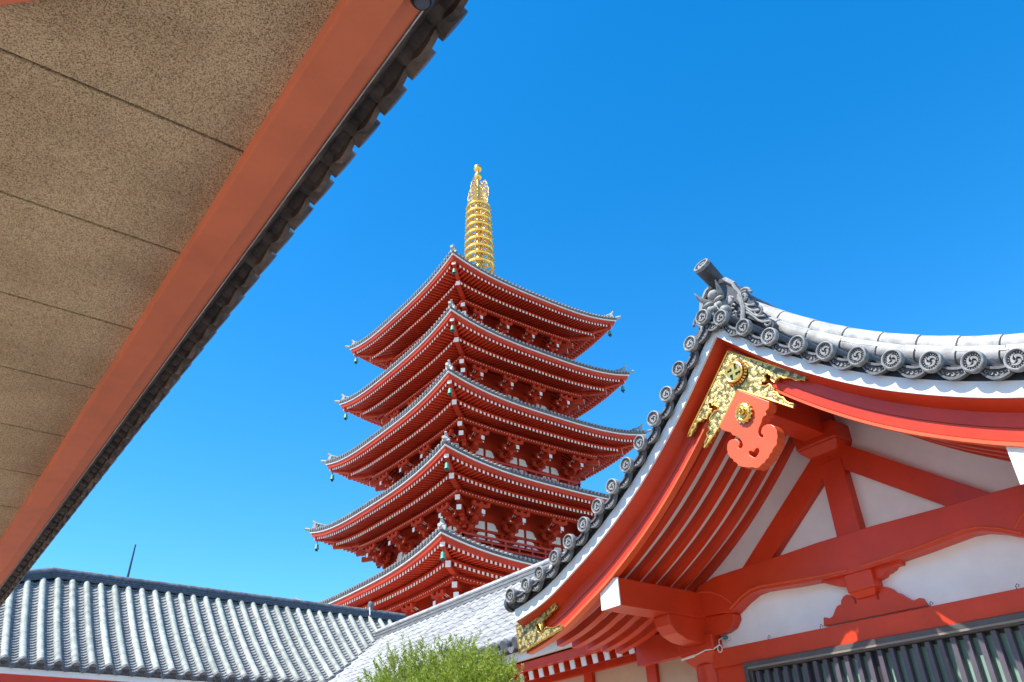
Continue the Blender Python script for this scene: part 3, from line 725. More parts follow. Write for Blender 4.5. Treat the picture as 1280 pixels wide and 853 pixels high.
# ---- cloud and wave fins at both sides of the mask
for sg in (-1, 1):
    b_ = MB()
    def fp(s, h): return (YC+sg*s, P(s)+h)
    base = [fp(s, 0.16) for s in (0.22, 0.30, 0.38, 0.46, 0.53)]
    topl = [fp(0.55, 0.21), fp(0.52, 0.26), fp(0.47, 0.24), fp(0.45, 0.31), fp(0.40, 0.33), fp(0.39, 0.42), fp(0.35, 0.40), fp(0.32, 0.50), fp(0.27, 0.55), fp(0.22, 0.52)]
    b_.mi = 1; b_.prism([base+topl], lambda p, k: (6.09+0.08*k, p[0], p[1]))  # fin plate coloured dark as painted shade between the light curls
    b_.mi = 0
    def spiral(s, h, r0, turns, wth, dirn=1, ph=0):
        pts = []
        for i in range(22):
            q = i/21; a = ph+dirn*q*turns*2*math.pi; r = r0*(1-q*0.85)
            pts.append((6.085, YC+sg*(s+r*math.cos(a)), P(s)+h+r*math.sin(a)))
        b_.tube(pts, wth, 6)
    spiral(0.29, 0.42, 0.10, 1.3, 0.017); spiral(0.29, 0.42, 0.06, 1.1, 0.013, ph=0.8); spiral(0.41, 0.29, 0.06, 1.2, 0.014, -1, 1)
    spiral(0.50, 0.20, 0.045, 1.1, 0.013, 1, 2)
    for j in range(4):
        b_.tube([(6.08, YC+sg*s_, P(s_)+0.20+0.05*j+0.025*math.sin(s_*26+j)) for s_ in [0.24+0.04*x for x in range(8-j)]], 0.013, 6)
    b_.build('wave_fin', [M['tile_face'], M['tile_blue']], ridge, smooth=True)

# ---- truss wall
XW = 7.52
wall = MB()
poly = [(YC-2.1, 0.0), (YC+2.1, 0.0)]+[(YC+s/20, P(s/20)-0.31) for s in range(42, -43, -1)]
wall.prism([poly], lambda p, k: (XW+0.12*k, p[0], p[1]))
wo = wall.build('gable_wall', M['plaster'], hall)
def trace(px_, X, mirror=False):
    out = []
    for u, v in px_:
        p = onx(u, v, X); out.append((p.y, p.z))
    return out
def slab(name, loops, X0, X1, m, parent, bevel=0.0, smooth=False):
    b = MB(); b.prism(loops, lambda p, k: (X0+(X1-X0)*k, p[0], p[1])); return b.build(name, m, parent, bevel=bevel, smooth=smooth)
# braces and king post
XBR = 7.42
bt = [(y-YC, z) for y, z in trace([(1012.6,575),(932,703),(965,697),(1025.4,602.4)], XBR)]
so_t = (bt[0][1]-bt[1][1])/(bt[0][0]-bt[1][0]); si_t = (bt[3][1]-bt[2][1])/(bt[3][0]-bt[2][0])
def brace(sg):
    o1 = (bt[1][0], bt[1][1]); i1 = (bt[2][0], bt[2][1])
    pts = [(0.0, o1[1]-so_t*o1[0]), (o1[0]+0.12, o1[1]+so_t*0.12), (i1[0]+0.12, i1[1]+si_t*0.12), (0.0, i1[1]-si_t*i1[0])]
    return [(YC+sg*y, z) for y, z in pts]
for sg in (-1, 1): slab('gable_brace', [brace(sg)], XBR+0.003*(sg > 0), XW+0.01, M['red'], wo, 0.006)
slab('king_post', [[(YC-0.135, 4.0), (YC+0.135, 4.0), (YC+0.125, 4.86), (YC-0.125, 4.86)]], XBR-0.012, XW+0.01, M['red'], wo, 0.008)
# block and capital under the ridge purlin
b_ = MB()
b_.hexa([(7.32, YC-0.17, 4.92), (7.32, YC+0.17, 4.92), (7.6, YC+0.17, 4.92), (7.6, YC-0.17, 4.92), (7.22, YC-0.24, 5.0), (7.22, YC+0.24, 5.0), (7.6, YC+0.24, 5.0), (7.6, YC-0.24, 5.0)])
b_.box((7.218, YC-0.242, 5.0), (7.6, YC+0.242, 5.20)); b_.build('ridge_block', M['red'], wo, bevel=0.02)
b_ = MB(); b_.box((6.10, YC-0.12, 5.075), (7.6, YC+0.12, 5.60)); b_.build('ridge_purlin', M['red'], hall, bevel=0.008)
# side purlins with white ends, boat-shaped arm below
for sg in (-1, 1):
    b_ = MB(); y0, y1 = (YC+1.94, YC+2.22) if sg > 0 else (YC-2.12, YC-2.41)
    zl, zh = (3.660, 3.945) if sg > 0 else (3.60, 3.93)
    b_.box((6.085, min(y0, y1), zl), (7.7, max(y0, y1), zh)); po = b_.build('side_purlin', M['red'], hall, bevel=0.006)
    b_ = MB(); b_.box((6.078, min(y0, y1)-0.002, zl-0.002), (6.092, max(y0, y1)+0.002, zh+0.002)); b_.build('white_end', M['white'], po)
    b_ = MB(); yc_ = (y0+y1)/2
    b_.prism([[(6.82, zl), (7.7, zl), (7.7, zl-0.26), (7.20, zl-0.26), (7.06, zl-0.245), (6.92, zl-0.19), (6.835, zl-0.11)]], lambda p, k: (p[0], yc_-0.115+0.23*k, p[1]))
    b_.build('boat_bracket', M['red'], po, bevel=0.008)
# columns with capitals
for sg in (-1, 1):
    b_ = MB(); yc_ = YC+sg*2.12; b_.tube([(7.62, yc_, 0), (7.62, yc_, 3.20)], [0.21, 0.20], 32)
    c_ = b_.build('column', M['red'], hall, smooth=True)
    b_ = MB(); b_.hexa([(7.46, yc_-0.16, 3.19), (7.46, yc_+0.16, 3.19), (7.8, yc_+0.16, 3.19), (7.8, yc_-0.16, 3.19), (7.36, yc_-0.25, 3.32), (7.36, yc_+0.25, 3.32), (7.86, yc_+0.25, 3.32), (7.86, yc_-0.25, 3.32)])
    b_.box((7.358, yc_-0.252, 3.32), (7.862, yc_+0.252, 3.49)); b_.build('capital', M['red'], c_, bevel=0.012)
# rainbow beam
XK = 7.35
topL = trace([(866,745),(874,733),(890,722),(912,714),(960,698),(1020,676),(1085,655)], XK)
botL = trace([(1115,701),(1060,714),(1025,722),(990,729),(967,733),(950,736),(938,741),(926,751),(917,761),(913,765),(900,766),(869,773)], XK)
tl = [(y-YC, z) for y, z in topL]; bl = [(y-YC, z) for y, z in botL]
tl = [p for p in tl if p[0] > 0.03]; bl = [p for p in bl if p[0] > 0.03]
outl = tl+[(-y, z) for y, z in tl[::-1]]+[(-y, z) for y, z in bl[::-1]][::-1][::-1]
outl = tl+[(-a, z) for a, z in reversed(tl)]+[(-a, z) for a, z in reversed(bl)]+bl
slab('rainbow_beam', [[(YC+a, z) for a, z in outl]], XK, XW+0.02, M['red'], hall, 0.03, True)
shear(bpy.data.objects['rainbow_beam'], 0.014)
be = bpy.data.objects['rainbow_beam']
# incised scroll line near the ends and a salmon roll painting the lit lower edge of the beam
for sg in (-1, 1):
    b_ = MB(); pts = [(XK-0.004, YC+sg*(a), z+0.035) for a, z in bl[:-2]]
    b_.tube(pts, 0.010, 6); shear(b_.build('beam_edge_roll', M['salmon'], be, smooth=True), 0.014)
sc = trace([(740+x/4.932, 680+y/4.932) for x, y in ((642,306),(680,297),(730,297),(790,315),(835,342),(862,368))], XK)
for sg in (-1, 1):
    b_ = MB(); b_.tube([(XK-0.002, YC+sg*(y-YC), z) for y, z in sc], 0.008, 6); shear(b_.build('beam_scroll_line', M['salmon'], be, smooth=True), 0.014)
# lobed bracket under the beam ends
lobe = trace([(869,774),(913,766),(917,767),(918,774),(913.5,784),(900.7,793),(884,797),(869,799)], 7.40)
lb = [(max(y-YC, 0), z) for y, z in lobe]
for sg in (-1, 1): slab('beam_end_bracket', [[(YC+sg*a, z) for a, z in lb]], 7.40, XW+0.02, M['red'], hall, 0.012)
# frog-leg strut
def K(x, y): return (1000+x/7.111, 690+y/7.111)
kp = [(210,660),(208,585),(225,582),(262,592),(290,570),(318,500),(330,482),(350,470),(362,468),(365,430),(385,395),(415,380),(450,385),(470,392),(560,390),(665,350),(700,322),(725,311),(760,310),(800,325),(822,345),(835,358),(870,365),(920,395),(980,430),(1020,430),(1045,415),(1065,407),(1120,478)]
fo = slab('frog_leg_strut', [trace([K(*p) for p in kp], 7.45)], 7.45, XW+0.01, M['red'], wo, 0.006)
ap = [(180,245),(195,275),(225,280),(260,290),(300,300),(330,300),(360,308),(395,310),(560,300),(690,240),(735,215),(750,190),(775,180),(790,165),(810,155),(830,125),(860,112),(885,110),(885,62)]
slab('carved_arm', [trace([K(*p) for p in ap], 7.42)], 7.42, XW+0.01, M['red'], wo, 0.006)
q = trace([K(*p) for p in [(395,225),(412,350),(668,330),(640,185)]], 7.37)
b_ = MB(); (ya, za), (yb, zb2), (yc2, zc2), (yd, zd) = q
yl, yr = (ya+yb)/2, (yc2+yd)/2; zt_, zb_ = (za+zd)/2, (zb2+zc2)/2
b_.box((7.37, yr, zb_), (XW, yl, zt_+0.03)); b_.hexa([(7.42, yr+0.05, zb_-0.06), (XW, yr+0.05, zb_-0.06), (XW, yl-0.05, zb_-0.06), (7.42, yl-0.05, zb_-0.06), (7.372, yr+0.002, zb_), (XW, yr+0.002, zb_), (XW, yl-0.002, zb_), (7.372, yl-0.002, zb_)])
b_.build('strut_block', M['red'], fo, bevel=0.008)
for (x, y) in ((483, 415), (683, 375)):   # small teardrop piercings
    y_, z_ = trace([K(x, y)], 7.44)[0]
    b_ = MB(); b_.tube([(7.447, y_, z_), (7.447, y_+0.004, z_-0.045)], [0.005, 0.011], 8); b_.tube([(7.447, y_, z_), (7.447, y_+0.03*(1 if x < 600 else -1), z_+0.02)], 0.004, 6); b_.build('teardrop_cut', M['red_dark'], fo)
# lintel
XL = 7.39
b_ = MB(); b_.box((XL, YC-1.93, 3.135), (XW+0.005, YC+1.93, 3.318)); lin = shear(b_.build('lintel', M['red'], hall, bevel=0.006), 0.0265)
# hooks standing on the lintel
for (u, v) in ((960,797),(1025,783),(1162,754),(1270,734)):
    p = onx(u, v, 7.46); b_ = MB(); b_.tube([(7.46, p.y, 3.31), (7.46, p.y, 3.355), (7.46, p.y-0.015, 3.37), (7.46, p.y-0.03, 3.36), (7.46, p.y-0.02, 3.342)], 0.0035, 5)
    shear(b_.build('wire_hook', M['black'], lin), 0.0265)
# red panel beside the window, window frame and slats
b_ = MB(); b_.box((7.44, YC+1.50, 0.3), (XW+0.005, YC+1.93, 3.135)); b_.build('side_panel', M['red'], hall)
y_left = onx(929, 835, 7.37).y
ztop = 3.133
win = MB()
YR_ = YC-1.60
win.box((7.37, YR_, ztop-0.05), (XW+0.004, y_left, ztop)); win.box((7.40, YR_+0.05, ztop-0.085), (XW+0.004, y_left-0.05, ztop-0.05))
win.box((7.37, y_left-0.05, 0.9), (XW+0.003, y_left-0.0005, ztop-0.05)); win.box((7.40, y_left-0.08, 0.9), (XW+0.003, y_left-0.05, ztop-0.085))
win.box((7.37, YR_, 0.85), (XW+0.002, y_left, 0.9))
wf = win.build('slatted_window', M['wood_dark'], hall, bevel=0.004)
b_ = MB(); b_.box((7.505, YR_, 0.9), (7.517, y_left-0.08, ztop-0.087)); b_.build('green_pane', M['pane'], wf)
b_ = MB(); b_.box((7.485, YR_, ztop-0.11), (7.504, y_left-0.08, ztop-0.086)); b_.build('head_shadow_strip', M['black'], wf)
b_ = MB(); b_.bar((7.385, YR_+0.05, ztop-0.058), (7.385, y_left-0.052, ztop-0.058), 0.028, 0.018); b_.build('lit_chamfer', M['lit_chamfer'], wf)  # lighter brown strip paints the lit lower chamfer of the frame
y = y_left-0.10; i = 0
while y > YR_+0.05:
    b_ = MB(); b_.box((7.425, y-0.046, 0.905), (7.485, y, ztop-0.088)); b_.build('slat', M['slat'], wf, bevel=0.003)
    y -= 0.116; i += 1
for j in (5, 11): # meeting stiles
    yy = y_left-0.10-0.116*j-0.046; b_ = MB(); b_.box((7.48, yy-0.07, 0.91), (7.504, yy, ztop-0.112)); b_.build('meeting_stile', M['black'], wf)

for o_ in [o for o in bpy.data.objects if o.parent == wf]+[wf]: shear(o_, 0.0265)
# ---- golden corner plates
def G(x, y): return (850+x/4.74, 420+y/4.74)
XG = 6.0
gp = [(285,90),(400,128),(520,165),(640,202),(752,236),(742,266),(722,256),(690,264),(664,250),(640,246),(618,252),(600,241),(580,250),(560,272),(540,262),(545,240),(528,222),(508,224),(500,242),(512,262),(500,270),(484,272),(486,298),(510,298),(528,286),(545,300),(556,316),(552,330),(574,336),(586,360),(612,368),(626,388),(650,402),(673,404),(673,426),(600,402),(520,374),(430,346),(345,318),(290,430),(240,530),(190,605),(145,662),(150,630),(166,600),(160,580),(178,560),(170,532),(182,510),(176,490),(190,470),(205,448),(225,442),(228,424),(210,408),(192,412),(190,398),(176,394),(168,410),(176,432),(190,436),(184,456),(170,462),(160,492),(138,488),(124,506),(104,508),(92,540),(74,566),(66,592),(45,600),(60,560),(150,378),(220,230)]
cp = slab('golden_apex_plate', [trace([G(*p) for p in gp], XG)], XG, 6.035, M['filigree'], hall)
b_ = MB(); pts = [(XG-0.002, y, z) for y, z in trace([G(*p) for p in gp+gp[:1]], XG)]; b_.tube(pts, 0.009, 6); b_.build('raised_rim', M['gold'], cp, smooth=True)
# round crest with a bent-armed cross
cy_, cz_ = trace([G(318, 215)], 5.95)[0]; rr = 0.095
b_ = MB(); n = 32
for (r0, xx) in ((rr, 5.955),): b_.tube([(xx, cy_+r0*math.cos(2*math.pi*j/n), cz_+r0*math.sin(2*math.pi*j/n)) for j in range(n+1)], 0.014, 8, caps=False)
for j in range(24):
    a = 2*math.pi*j/24; b_.tube([(5.97, cy_+(rr+0.012)*math.cos(a), cz_+(rr+0.012)*math.sin(a)), (5.99, cy_+(rr+0.03)*math.cos(a), cz_+(rr+0.03)*math.sin(a))], 0.012, 6)
cs = b_.build('crest_ring', M['gold'], cp, smooth=True)
b_ = MB(); b_.tube([(5.965, cy_, cz_), (6.0, cy_, cz_)], rr, 28); b_.build('crest_ground', M['bronze_dark'], cp)
b_ = MB()
for a4 in range(4):
    a = a4*math.pi/2+R(0)
    arm = [(-0.011, 0.0), (0.011, 0.0), (0.014, 0.040), (0.012, 0.048), (-0.040, 0.048), (-0.055, 0.062), (-0.056, 0.076), (-0.012, 0.074), (-0.014, 0.04)]
    arm = [(-0.015, 0.0), (0.015, 0.0), (0.017, 0.080), (-0.040, 0.076), (-0.066, 0.046), (-0.052, 0.036), (-0.036, 0.050), (-0.016, 0.048)]
    ro = [(-(x*math.cos(a)-z*math.sin(a)), x*math.sin(a)+z*math.cos(a)) for x, z in arm]
    b_.prism([[(cy_+x, cz_+z) for x, z in ro]], lambda p, k: (5.945+0.02*k+0.0005*a4, p[0], p[1]))
b_.build('crest_cross', M['gold'], cp)
# lower left end plate (and its twin on the far right end)
def H(x, y): return (640+x/4.062, 620+y/4.062)
ep = [(22,660),(80,632),(150,595),(226,543),(218,572),(196,592),(186,612),(168,622),(152,642),(158,664),(150,684),(140,650),(128,646),(122,662),(132,690),(146,700),(176,668),(208,672),(246,655),(252,672),(190,712),(110,760),(38,802)]
e0 = trace([H(*p) for p in ep], XG)
for sg in (1, -1):
    lp = [(YC+sg*(y-YC), z) for y, z in e0]
    eo = slab('golden_end_plate', [lp], XG, 6.035, M['filigree'], hall)
    b_ = MB(); b_.tube([(XG-0.002, y, z) for y, z in lp+lp[:1]], 0.008, 6); b_.build('raised_rim', M['gold'], eo, smooth=True)
# ---- gable pendant
XP = 5.93
pp = [(345,322),(436,355),(528,390),(527,412),(525,430),(514,440),(505,450),(511,462),(510,472),(496,478),(487,490),(484,505),(480,520),(468,545),(463,570),(468,590),(478,603),(488,604),(493,596),(490,586),(482,582),(479,570),(485,545),(497,532),(515,525),(540,525),(560,538),(573,560),(578,600),(573,620),(574,640),(566,652),(552,668),(545,690),(532,700),(526,722),(508,735),(502,752),(486,760),(470,778),(448,786),(428,778),(410,782),(385,778),(365,776),(345,769),(334,752),(318,745),(312,730),(298,724),(284,700),(278,670),(280,640),(290,622),(305,614),(325,611),(342,617),(352,632),(353,645),(346,652),(345,660),(353,667),(366,663),(372,648),(366,626),(350,606),(330,594),(310,588),(300,572),(285,568),(270,565),(252,558),(236,545),(240,528),(290,425)]
heart = [(405,690),(412,682),(425,682),(434,690),(442,676),(455,665),(466,668),(470,682),(462,702),(446,722),(430,718),(412,706)]
pn = slab('gable_pendant', [trace([G(*p) for p in pp], XP), trace([G(*p) for p in heart], XP)], XP, XP+0.115, M['salmon'], hall, 0.004)
bc = trace([G(375, 455)], 5.9)[0]
b_ = MB(); n = 20
for (xx, r0, r1) in ((5.905, 0.075, 0.022),):
    b_.tube([(xx, bc[0]+r0*0.8*math.cos(2*math.pi*j/n), bc[1]+r0*math.sin(2*math.pi*j/n)) for j in range(n+1)], r1, 8, caps=False)
for j in range(14):
    a = 2*math.pi*j/14; b_.tube([(5.90, bc[0]+0.085*math.cos(a), bc[1]+0.093*math.sin(a)), (5.925, bc[0]+0.085*math.cos(a), bc[1]+0.093*math.sin(a))], 0.014, 8)
b_.tube([(5.875, bc[0], bc[1]), (5.93, bc[0], bc[1])], [0.055, 0.07], 18)
pts = []
for i in range(20):
    a = i*0.45; r = 0.05*(1-i/22); pts.append((5.868-0.0008*i, bc[0]+r*math.cos(a), bc[1]+r*math.sin(a)))
b_.tube(pts, 0.011, 6); b_.tube([(5.83, bc[0], bc[1]), (5.88, bc[0], bc[1])], [0.006, 0.016], 8)
b_.build('gold_boss', M['gold'], pn, smooth=True)
# ---- hall body behind
b_ = MB(); b_.box((XW+0.121, YC-2.1, 0), (XB-1, YC+2.1, 4.0)); b_.build('hall_body', M['plaster'], hall)

# ================================================================== device, cable and lamp on the column
dv = onx(905, 799, 7.50)
t = thing('wall_socket', 'small wall socket with teal plug and looped white cable above the lintel end', 'socket', (7.50, dv.y, dv.z))
c0 = onx(909, 797, 7.50)
b_ = MB(); b_.box((7.497, c0.y-0.04, c0.z-0.035), (7.521, c0.y+0.035, c0.z+0.035)); b_.build('back_plate', M['cable'], t, bevel=0.003)
b_ = MB(); b_.tube([(7.50, c0.y+0.0, c0.z), (7.45, c0.y+0.02, c0.z-0.005)], [0.02, 0.017], 12); b_.build('plug', M['teal'], t, smooth=True)
c1 = onx(900, 811, 7.38)
b_ = MB(); b_.tube([(7.38, c1.y+0.03*math.cos(a), c1.z+0.038*math.sin(a)) for a in [x*math.pi/8 for x in range(17)]], 0.006, 6, caps=False)
b_.tube([(7.45, c0.y+0.02, c0.z-0.005), (7.40, c0.y+0.04, c0.z-0.03), (7.38, c1.y, c1.z+0.038)], 0.005, 6); b_.build('cable_loop', M['cable'], t, smooth=True)
e1 = onx(882, 813, 7.35); e2 = onx(868, 820, 7.30); e3 = onx(852, 825, 7.28)
b_ = MB(); b_.tube([e3, e2], [0.011, 0.014], 8); b_.tube([e2, e1, (7.37, c1.y+0.08, 3.325), (7.378, c1.y, c1.z+0.038)], 0.007, 6); b_.build('white_cable_end', M['cable'], t, smooth=True)
# ================================================================== corridor building with L-shaped tiled roof
XE = 7.6; ZE = 4.087; XR = 11.63; ZR = 6.667            # side wing: eave and ridge line
YE = 19.50; ZE1 = 4.986; YR = 22.5; ZR1 = 7.503         # front wing
KX = 2.97                                               # left end of the front ridge
VB = (8.99, 19.50); VT = (11.63, 21.70)                 # valley, bottom and top
cor = thing('corridor_building', 'low corridor building with an L-shaped grey tiled roof in front of the pagoda', 'building', (8.5, 15, 0))
SP1 = 0.326; SP2 = 0.292
def sag(q): return q-0.045*math.sin(math.pi*q)
def f1(x, q, h=0.0): return Vector((x, YE+(YR-YE)*q, ZE1+(ZR1-ZE1)*sag(q)+h))
def f2(y, q, h=0.0): return Vector((XE+(XR-XE)*q, y, ZE+(ZR-ZE)*sag(q)+h))
def qmin1(x):
    if x <= VB[0]: return 0
    return ((min(x, VT[0])-VB[0])/(VT[0]-VB[0])*(VT[1]-VB[1]))/(YR-YE)
def qmax1(x): return 1.0 if x >= KX else max(0, 1-0.4*(KX-x)/(YR-YE))
def qmin2(y):
    if y <= VB[1]: return 0
    return (VB[0]+(y-VB[1])/(VT[1]-VB[1])*(VT[0]-VB[0])-XE)/(XR-XE)
def courses(mb, f, xa, xb, a, b, NC, dp, st=0.034):
    for c in range(int(a*NC), int(b*NC)):
        q0, q1 = c/NC, (c+1)/NC+0.008; vs = []
        for j in range(6):
            fx = j/5; sg_ = -dp*math.sin(math.pi*fx); xx = xa+(xb-xa)*fx
            vs += [f(xx, q0, st+sg_), f(xx, q1, 0.0+sg_), f(xx, q0, -0.012+sg_)]
        mb.add(vs, [(j*3, (j+1)*3, (j+1)*3+1, j*3+1) for j in range(5)]+[(j*3, j*3+2, (j+1)*3+2, (j+1)*3) for j in range(5)])
x = KX+0.15-22*SP1; pans = MB()
rows1 = []
while x < XR+0.9: rows1.append(x); x += SP1
for x in rows1:
    a, b = qmin1(x), qmax1(x)
    if b-a < 0.03: continue
    r1 = MB(); N = max(3, int((b-a)*13))
    for i in range(N):   # each cover tile slightly overlaps the next
        p0 = f1(x, a+(b-a)*i/N, 0.035); p1 = f1(x, a+(b-a)*(i+1.04)/N, 0.035); r1.tube([p0, p1], [0.0735, 0.0705], 14)
    o = r1.build('front_tile_roll', M['tile_green'], cor, smooth=True)
    if a == 0:
        e_ = MB(); e_.tube([f1(x, 0, 0.035)+Vector((0,-0.05,-0.03)), f1(x, 0, 0.035)+Vector((0,0.04,0.03))], 0.085, 18)
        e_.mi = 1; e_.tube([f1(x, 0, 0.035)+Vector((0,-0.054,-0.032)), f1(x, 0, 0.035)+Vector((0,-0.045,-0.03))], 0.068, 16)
        e_.build('round_eave_tile', [M['tile'], M['tile_recess']], o, smooth=True)
    xa, xb = x+0.055, x+SP1-0.055
    courses(pans, f1, xa, xb, qmin1(x+SP1/2), qmax1(x+SP1/2), 32, 0.05, 0.045)
    if qmin1(x+SP1/2) == 0:
        n = 8; o_ = [(x+0.06+(SP1-0.12)*j/n, -0.06*math.sin(math.pi*j/n)) for j in range(n+1)]; e_ = MB()
        e_.prism([[(p, z+0.02) for p, z in o_]+[(p, z*1.5-0.02) for p, z in o_[::-1]]], lambda p, k: (p[0], YE-0.02+0.03*k, ZE1+p[1]))
        e_.build('eave_pan_tile', M['tile'], o)
pans.build('front_pan_tiles', M['pan_tile'], cor, recalc=False)
rows2 = []; y = 21.6; pans = MB()
while y > 6.6: rows2.append(y); y -= SP2
for y in rows2:
    a, b = qmin2(y), 1.0
    if b-a < 0.03: continue
    r2 = MB(); N = max(3, int((b-a)*12))
    for i in range(N):
        p0 = f2(y, a+(b-a)*i/N, 0.06); p1 = f2(y, a+(b-a)*(i+1.04)/N, 0.05); r2.tube([p0, p1], [0.079, 0.068], 12)
    o = r2.build('side_tile_roll', M['tile_pale'], cor, smooth=True)
    if a == 0:
        e_ = MB(); e_.tube([f2(y, 0, 0.03)+Vector((-0.05,0,-0.02)), f2(y, 0, 0.03)+Vector((0.03,0,0.02))], 0.088, 16); e_.build('round_eave_tile', M['tile'], o, smooth=True)
        if 8.2 < y < 9.8:
            d_ = dupe(fd, o); put(d_, (XE-0.045, y, ZE+0.012)); d_.scale = (1, 1.06, 1.06)
        ya, yb = y+0.05, y+SP2-0.05
        n = 8; o_ = [(ya+(yb-ya)*j/n, -0.06*math.sin(math.pi*j/n)) for j in range(n+1)]; e_ = MB()
        e_.prism([[(p, z+0.03) for p, z in o_]+[(p, z*1.5-0.02) for p, z in o_[::-1]]], lambda p, k: (XE-0.03+0.03*k, p[0], ZE+p[1])); e_.build('eave_pan_tile', M['tile'], o)
    courses(pans, f2, y+0.05, y+SP2-0.05, qmin2(y+SP2/2), 1.0, 20, 0.05, 0.014)
pans.build('side_pan_tiles', M['pan_tile'], cor, recalc=False)
b_ = MB(); XLft = KX-2.5*(YR-YE); N = 10; vs = []
for i in range(N+1):
    q = i/N; yq = YE+(YR-YE)*q
    xr_ = VB[0]+(VT[0]-VB[0])*min(1, (yq-VB[1])/(VT[1]-VB[1])) if yq < VT[1] else XR+1.2
    vs += [f1(KX-2.5*(YR-YE)*(1-q), q, -0.03), f1(xr_, q, -0.03)]
b_.add(vs, [(2*i, 2*i+1, 2*i+3, 2*i+2) for i in range(N)])
vs = []
for i in range(N+1):
    q = i/N; xq = XE+(XR-XE)*q; yl_ = VB[1] if xq < VB[0] else VB[1]+(xq-VB[0])/(VT[0]-VB[0])*(VT[1]-VB[1])
    vs += [f2(yl_, q, -0.03), f2(6.3, q, -0.03)]
b_.add(vs, [(2*i, 2*i+1, 2*i+3, 2*i+2) for i in range(N)])
b_.add([(KX, YR, ZR1-.02), (XR+1.2, YR, ZR1-.02), (XR+1.2, YR+3, ZE1), (KX-2, YR+3, ZE1)], [(0,1,2,3)])
b_.add([(XR, VT[1], ZR-.02), (XR, 6.3, ZR-.02), (XR+3.6, 6.3, ZE), (XR+3.6, VT[1], ZE)], [(0,1,2,3)])
b_.add([(KX, YR, ZR1-.02), (XLft, YE, ZE1), (KX-2, YR+3, ZE1)], [(0,1,2)])
b_.add([(XR+1.2, YR, ZR1-.02), (XR+1.2, YE, ZE1-1), (XR+1.2, YR+3, ZE1)], [(0,1,2)])
b_.build('roof_bed', M['tile_dark'], cor, recalc=False)
b_ = MB(); b_.tube([(VB[0], VB[1], f1(0,0).z+0.02)]+[Vector((VB[0]+(VT[0]-VB[0])*q, VB[1]+(VT[1]-VB[1])*q, max(f1(0, (VT[1]-VB[1])*q/(YR-YE)).z, 0)+0.02)) for q in (.25, .5, .75, 1)], 0.05, 8); b_.build('valley_gutter', M['tile_dark'], cor)
def ridge_stack(name, a, b, hw, h, m, mtop):
    a = Vector(a); b = Vector(b); q = MB(); L = 6
    for j in range(L):
        z = j*h/L; w_ = hw*2*(1.0-0.03*j)+(0.03 if j % 2 else 0)
        q.bar(a+Vector((0,0,z+h/L/2)), b+Vector((0,0,z+h/L/2)), w_, h/L-0.004)
    o = q.build(name, m, cor)
    n = int((b-a).length/0.4); t_ = MB()
    for i in range(n):
        p0 = a+(b-a)*(i/n); p1 = a+(b-a)*((i+1.03)/n)
        t_.tube([p0+Vector((0,0,h+0.02)), p1+Vector((0,0,h+0.02))], [0.095, 0.088], 10)
    t_.build('ridge_cap_tiles', mtop, o, smooth=True)
    return o
ridge_stack('front_ridge', (KX, YR-0.02, ZR1-0.06), (XR+1.2, YR-0.02, ZR1-0.06), 0.15, 0.17, M['tile_dark'], M['tile'])
ridge_stack('side_ridge', (XR, VT[1]+0.1, ZR-0.02), (XR, 6.3, ZR-0.02), 0.15, 0.26, M['ridge_grey'], M['tile_pale'])
ridge_stack('hip_ridge', (KX, YR-0.02, ZR1-0.06), (KX-3.75, YR-1.52, ZR1-0.06-1.29), 0.13, 0.17, M['tile_dark'], M['tile'])
xf = ony(463, 758, YR).x
b_ = MB(); b_.lathe([(0.06,-0.05),(0.09,0.02),(0.085,0.24),(0.06,0.32),(0.001,0.35)], (xf, YR, ZR1+0.12), 10); b_.build('ridge_finial', M['tile'], cor, smooth=True)
xx = ony(469, 780, YR-0.6).x
b_ = MB(); b_.tube([Vector((xx, YR-0.2, ZR1+0.22)), Vector((xx, YR-0.24, ZR1+0.0))]+[f1(xx, q, 0.13) for q in (0.94, 0.9, 0.8, 0.74)], 0.018, 6); b_.build('lightning_cable', M['cable'], cor)
# eaves: white-grey fascia, red boards, white-tipped rafters, walls
b_ = MB(); b_.box((-8, YE+0.06, ZE1-0.20), (VB[0], YE+0.12, ZE1-0.09)); b_.build('front_white_fascia', M['white'], cor)
b_ = MB(); b_.box((-8, YE+0.10, ZE1-0.6), (VB[0], YE+0.2, ZE1-0.201)); b_.build('front_red_fascia', M['red'], cor)
b_ = MB(); b_.box((XE+0.10, 6.5, ZE-0.20), (XE+0.19, YE, ZE-0.08)); b_.build('side_white_fascia', M['white'], cor)
b_ = MB(); b_.box((XE+0.20, 6.5, ZE-0.335), (XE+0.3, YE, ZE-0.17)); so_ = b_.build('side_red_fascia', M['red'], cor)
y = 7.2; 
while y < 19:
    b_ = MB(); b_.bar((XE+0.31, y, ZE-0.395), (XE+1.4, y, ZE-0.40+0.24), 0.092, 0.115); r_ = b_.build('eave_rafter', M['red'], cor)
    b_ = MB(); b_.bar((XE+0.295, y, ZE-0.398), (XE+0.31, y, ZE-0.395), 0.096, 0.119); b_.build('white_tip', M['white'], r_)
    y += 0.236
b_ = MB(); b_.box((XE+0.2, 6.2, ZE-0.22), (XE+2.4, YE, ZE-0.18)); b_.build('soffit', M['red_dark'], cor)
XWL = 8.6
b_ = MB(); b_.box((XWL, 6.3, 0), (XWL+0.15, YR-2, ZE-0.15)); b_.build('plaster_wall', M['beige'], cor)
b_ = MB()
zt = onx(790, 828, XWL-0.05).z
b_.box((XWL-0.08, 6.3, zt), (XWL+0.01, YR-2.5, ZE-0.10)); b_.build('wall_beam', M['red'], cor)
ypost = [onx(817, 835, XWL).y, onx(817, 835, XWL).y+1.28, onx(817, 835, XWL).y+2.5, onx(817, 835, XWL).y+3.8]
